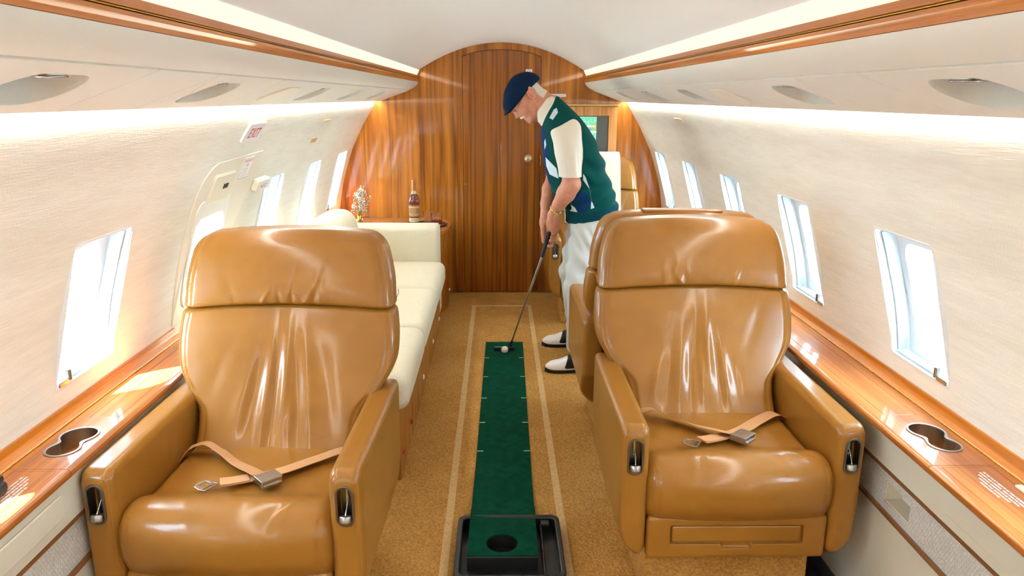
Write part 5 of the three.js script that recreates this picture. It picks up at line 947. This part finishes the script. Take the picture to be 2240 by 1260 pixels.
    const R = pos.length / 3 / n; for (let r = 0; r < R - 1; r++) for (let k = 0; k < n; k++) { const a = r * n + k, b = r * n + (k + 1) % n; idx.push(a, b, a + n, b, b + n, a + n); }
    const g = new THREE.BufferGeometry(); g.setAttribute('position', new THREE.Float32BufferAttribute(pos, 3)); g.setIndex(idx); g.computeVertexNormals(); return boxUV(g, 'y');
  };
  const collar = (() => {
    const pr = [[0.066, 0.055], [0.070, 0.056], [0.074, 0.050], [0.090, 0.004], [0.093, -0.006], [0.090, -0.007], [0.070, 0.042], [0.066, 0.042]], n = 56, pos = [], idx = [];
    const c = [0.252, 1.405, MZ], ax = [-0.80, 0.60, 0], e1 = [-0.60, -0.80, 0];
    for (let k = 0; k <= n; k++) { const a = -Math.PI + 0.06 + (2 * Math.PI - 0.12) * k / n + Math.PI, fr = Math.max(0, Math.cos(a)), pt = 0.030 * Math.pow(fr, 10); for (const [r, h] of pr) { const hh = h < 0.01 ? h - pt : h; pos.push(c[0] + e1[0] * r * Math.cos(a) + ax[0] * hh, c[1] + e1[1] * r * Math.cos(a) + ax[1] * hh, c[2] + r * 0.94 * Math.sin(a)); } }
    const m = pr.length; for (let k = 0; k < n; k++) for (let i = 0; i < m - 1; i++) { const a = k * m + i; idx.push(a, a + m, a + 1, a + 1, a + m, a + m + 1); }
    const g = new THREE.BufferGeometry(); g.setAttribute('position', new THREE.Float32BufferAttribute(pos, 3)); g.setIndex(idx); g.computeVertexNormals(); return boxUV(g, 'y');
  })();
  mesh('shirt', put(merge([sleeve(1), sleeve(-1), collar])), shirt, man, 'cream short-sleeved shirt with open collar');
  // trousers
  const chino = std({ color: 0xc4c6c0, roughness: 0.8, bumpMap: linenBump, bumpScale: 0.0005 });
  mesh('trousers', put(nets((x, y, z) => {
    const p = [x, y, z]; let d = 1e9;
    for (const s of [-1, 1]) {
      const l = chain(p, [[[0.466, 0.80, MZ + s * 0.080], 0.090], [[0.412, 0.475, MZ + s * 0.165], 0.070], [[0.462, 0.095, MZ + s * 0.213], 0.064]], 0.03);
      const f = 0.008 * Math.sin(y * 46 + x * 44 + s) * gauss(y - 0.60, 0.12) + 0.006 * Math.sin(y * 80 - x * 30) * gauss(y - 0.13, 0.07) + 0.006 * Math.sin((y + x * 2) * 60) * gauss(y - 0.74, 0.06);
      d = smin(d, l + f, 0.02);
    }
    d = smin(d, torso(x, y, z, 0.016), 0.02);
    return Math.max(d, y - 0.90, 0.052 - y);
  }, [0.28, 0.04, 1.19], [0.66, 0.92, 1.81], 0.0088)), chino, man, 'pale stone trousers');
  // shoes
  const shoeW = std({ color: 0xeeece8, roughness: 0.35 }), shoeB = std({ color: 0x121416, roughness: 0.3 });
  for (const [tx, tz, yaw] of [[0.244, 1.290, 0.05], [0.236, 1.732, -0.02]]) {
    const Lc = 0.30, mid = [tx + Lc / 2, 0, tz];
    const loc = (x, y, z) => { const dx = x - mid[0], dz = z - mid[2], c = Math.cos(yaw), s = Math.sin(yaw); return [dx * c + dz * s, y, -dx * s + dz * c]; };
    const wid = (u) => hermite([-0.15, -0.13, -0.09, -0.03, 0.03, 0.10, 0.135, 0.15], [0.008, 0.034, 0.047, 0.045, 0.036, 0.034, 0.028, 0.01], u), hgt = (u) => hermite([-0.15, -0.12, -0.07, -0.02, 0.03, 0.08, 0.15], [0.036, 0.056, 0.068, 0.090, 0.108, 0.112, 0.098], u);
    const upper = (x, y, z, o) => { const [u, v, w] = loc(x, y, z), W = wid(u) - 0.003 + o, H = hgt(u) + o, k = Math.pow(Math.abs(w) / Math.max(W, 0.004), 2.4) + Math.pow(clamp(v - 0.018, 0, 1) / Math.max(H - 0.018, 0.01), 2.4); return Math.max((Math.pow(k, 1 / 2.4) - 1) * Math.min(W, 0.04) * 0.8, Math.abs(u) - 0.149 - o, 0.014 - v); };
    const bb = [[mid[0] - 0.17, -0.01, mid[2] - 0.07], [mid[0] + 0.17, 0.14, mid[2] + 0.07]];
    const s = mesh('shoe', put(nets((x, y, z) => upper(x, y, z, 0), bb[0], bb[1], 0.0042)), shoeW, man, 'white golf shoe with black saddle');
    mesh('saddle', put(nets((x, y, z) => { const [u, v, w] = loc(x, y, z); return Math.max(upper(x, y, z, 0.0028), -(u + 0.040 + (v - 0.05) * -0.35 * (v > 0.03 ? 1 : 0)), u - 0.055, 0.026 - v); }, bb[0], bb[1], 0.0042)), shoeB, s, 'black saddle');
    mesh('sole', put(nets((x, y, z) => { const [u, v, w] = loc(x, y, z), W = wid(u) + 0.004; return Math.max((Math.abs(w) - W) * 0.8, Math.abs(u) - 0.153, Math.abs(v - 0.0105) - 0.0095 - 0.004 * ss(-0.11, -0.15, u)); }, [bb[0][0], -0.01, bb[0][2]], bb[1], 0.0042)), shoeB, s, 'black sole');
    const lp = []; for (let k = 0; k < 3; k++) { const u = -0.012 + 0.018 * k, a = [mid[0] + u, hgt(u) + 0.0035, mid[2]]; lp.push(tube([[a[0], a[1] - 0.008, a[2] - 0.022], [a[0] - 0.006, a[1] + 0.001, a[2]], [a[0], a[1] - 0.008, a[2] + 0.022]], 0.0022, 10, 6)); }
    mesh('laces', put(merge(lp)), shoeB, s);
  }
  // wrist watch
  {
    const c = new THREE.Vector3(0.292, 0.893, 1.618), ax = new THREE.Vector3(0.303 - 0.286, 0.920 - 0.880, 1.645 - 1.605).normalize(), q = new THREE.Quaternion().setFromUnitVectors(new THREE.Vector3(0, 0, 1), ax);
    const band = new THREE.TorusGeometry(0.0335, 0.0036, 10, 60).scale(1, 1, 1.7); { const p = band.attributes.position; for (let i = 0; i < p.count; i++) { const a = Math.atan2(p.getY(i), p.getX(i)), k = 1 + 0.02 * Math.sin(a * 44); p.setX(i, p.getX(i) * k); p.setY(i, p.getY(i) * k); } band.computeVertexNormals(); }
    band.applyQuaternion(q).translate(c.x, c.y, c.z);
    const out = new THREE.Vector3(0.12, -0.05, 1); out.addScaledVector(ax, -out.dot(ax)).normalize();
    const qf = new THREE.Quaternion().setFromUnitVectors(new THREE.Vector3(0, 1, 0), out), fc = c.clone().addScaledVector(out, 0.035);
    mesh('watch', put(merge([band, cyl(0.0165, 0.0155, 0.008, 0, 0, 0, 32).applyQuaternion(qf).translate(fc.x, fc.y, fc.z)])), brass, man, 'gold wrist watch');
    const fc2 = c.clone().addScaledVector(out, 0.0395); mesh('watch_dial', put(cyl(0.013, 0.013, 0.0012, 0, 0, 0, 32).applyQuaternion(qf).translate(fc2.x, fc2.y, fc2.z)), std({ color: 0xe6d79a, roughness: 0.3, metalness: 0.4 }), man.children[man.children.length - 1]);
  }
  // putter
  const hos = [0.045, 0.030, 1.402];
  const P = thing('putter', 'golf putter with black grip and head held over the mat', 'putter', [0.01, 0.0065, 1.402]);
  const pb = (g) => g.translate(-0.01, -0.0065, -1.402);
  const along = (d) => [0, 1, 2].map((i) => G1[i] + (hos[i] - G1[i]) * d);
  const seg = (a, b, r0, r1, n = 20) => { const A = V3(a), B = V3(b), L = A.distanceTo(B); return new THREE.CylinderGeometry(r1, r0, L, n).applyQuaternion(new THREE.Quaternion().setFromUnitVectors(new THREE.Vector3(0, 1, 0), B.clone().sub(A).normalize())).translate(...A.clone().add(B).multiplyScalar(0.5).toArray()); };
  mesh('shaft', pb(merge([seg(along(0), along(0.35), 0.0075, 0.0068), seg(along(0.35), along(0.96), 0.0068, 0.0052)])), metal, P, 'chrome steel shaft');
  mesh('grip', pb(seg(G0, G1, 0.0145, 0.0095)), std({ color: 0x14202a, roughness: 0.6 }), P, 'black rubber grip');
  mesh('hosel', pb(merge([seg(along(0.93), hos, 0.0075, 0.0085), seg(hos, [0.040, 0.010, 1.402], 0.0085, 0.008)])), blackPlastic, P);
  mesh('head', pb(merge([rbox(0.122, 0.024, 0.014, 0.004, 0.010, 0.0185, 1.408, 3), rbox(0.120, 0.010, 0.034, 0.004, 0.010, 0.0115, 1.392, 3)])), blackPlastic, P, 'black blade putter head');
  mesh('alignment_line', pb(merge([rbox(0.05, 0.001, 0.003, 0.0004, -0.02, 0.0309, 1.408)])), whitePlastic, P);
}

renderer.render(scene, camera);
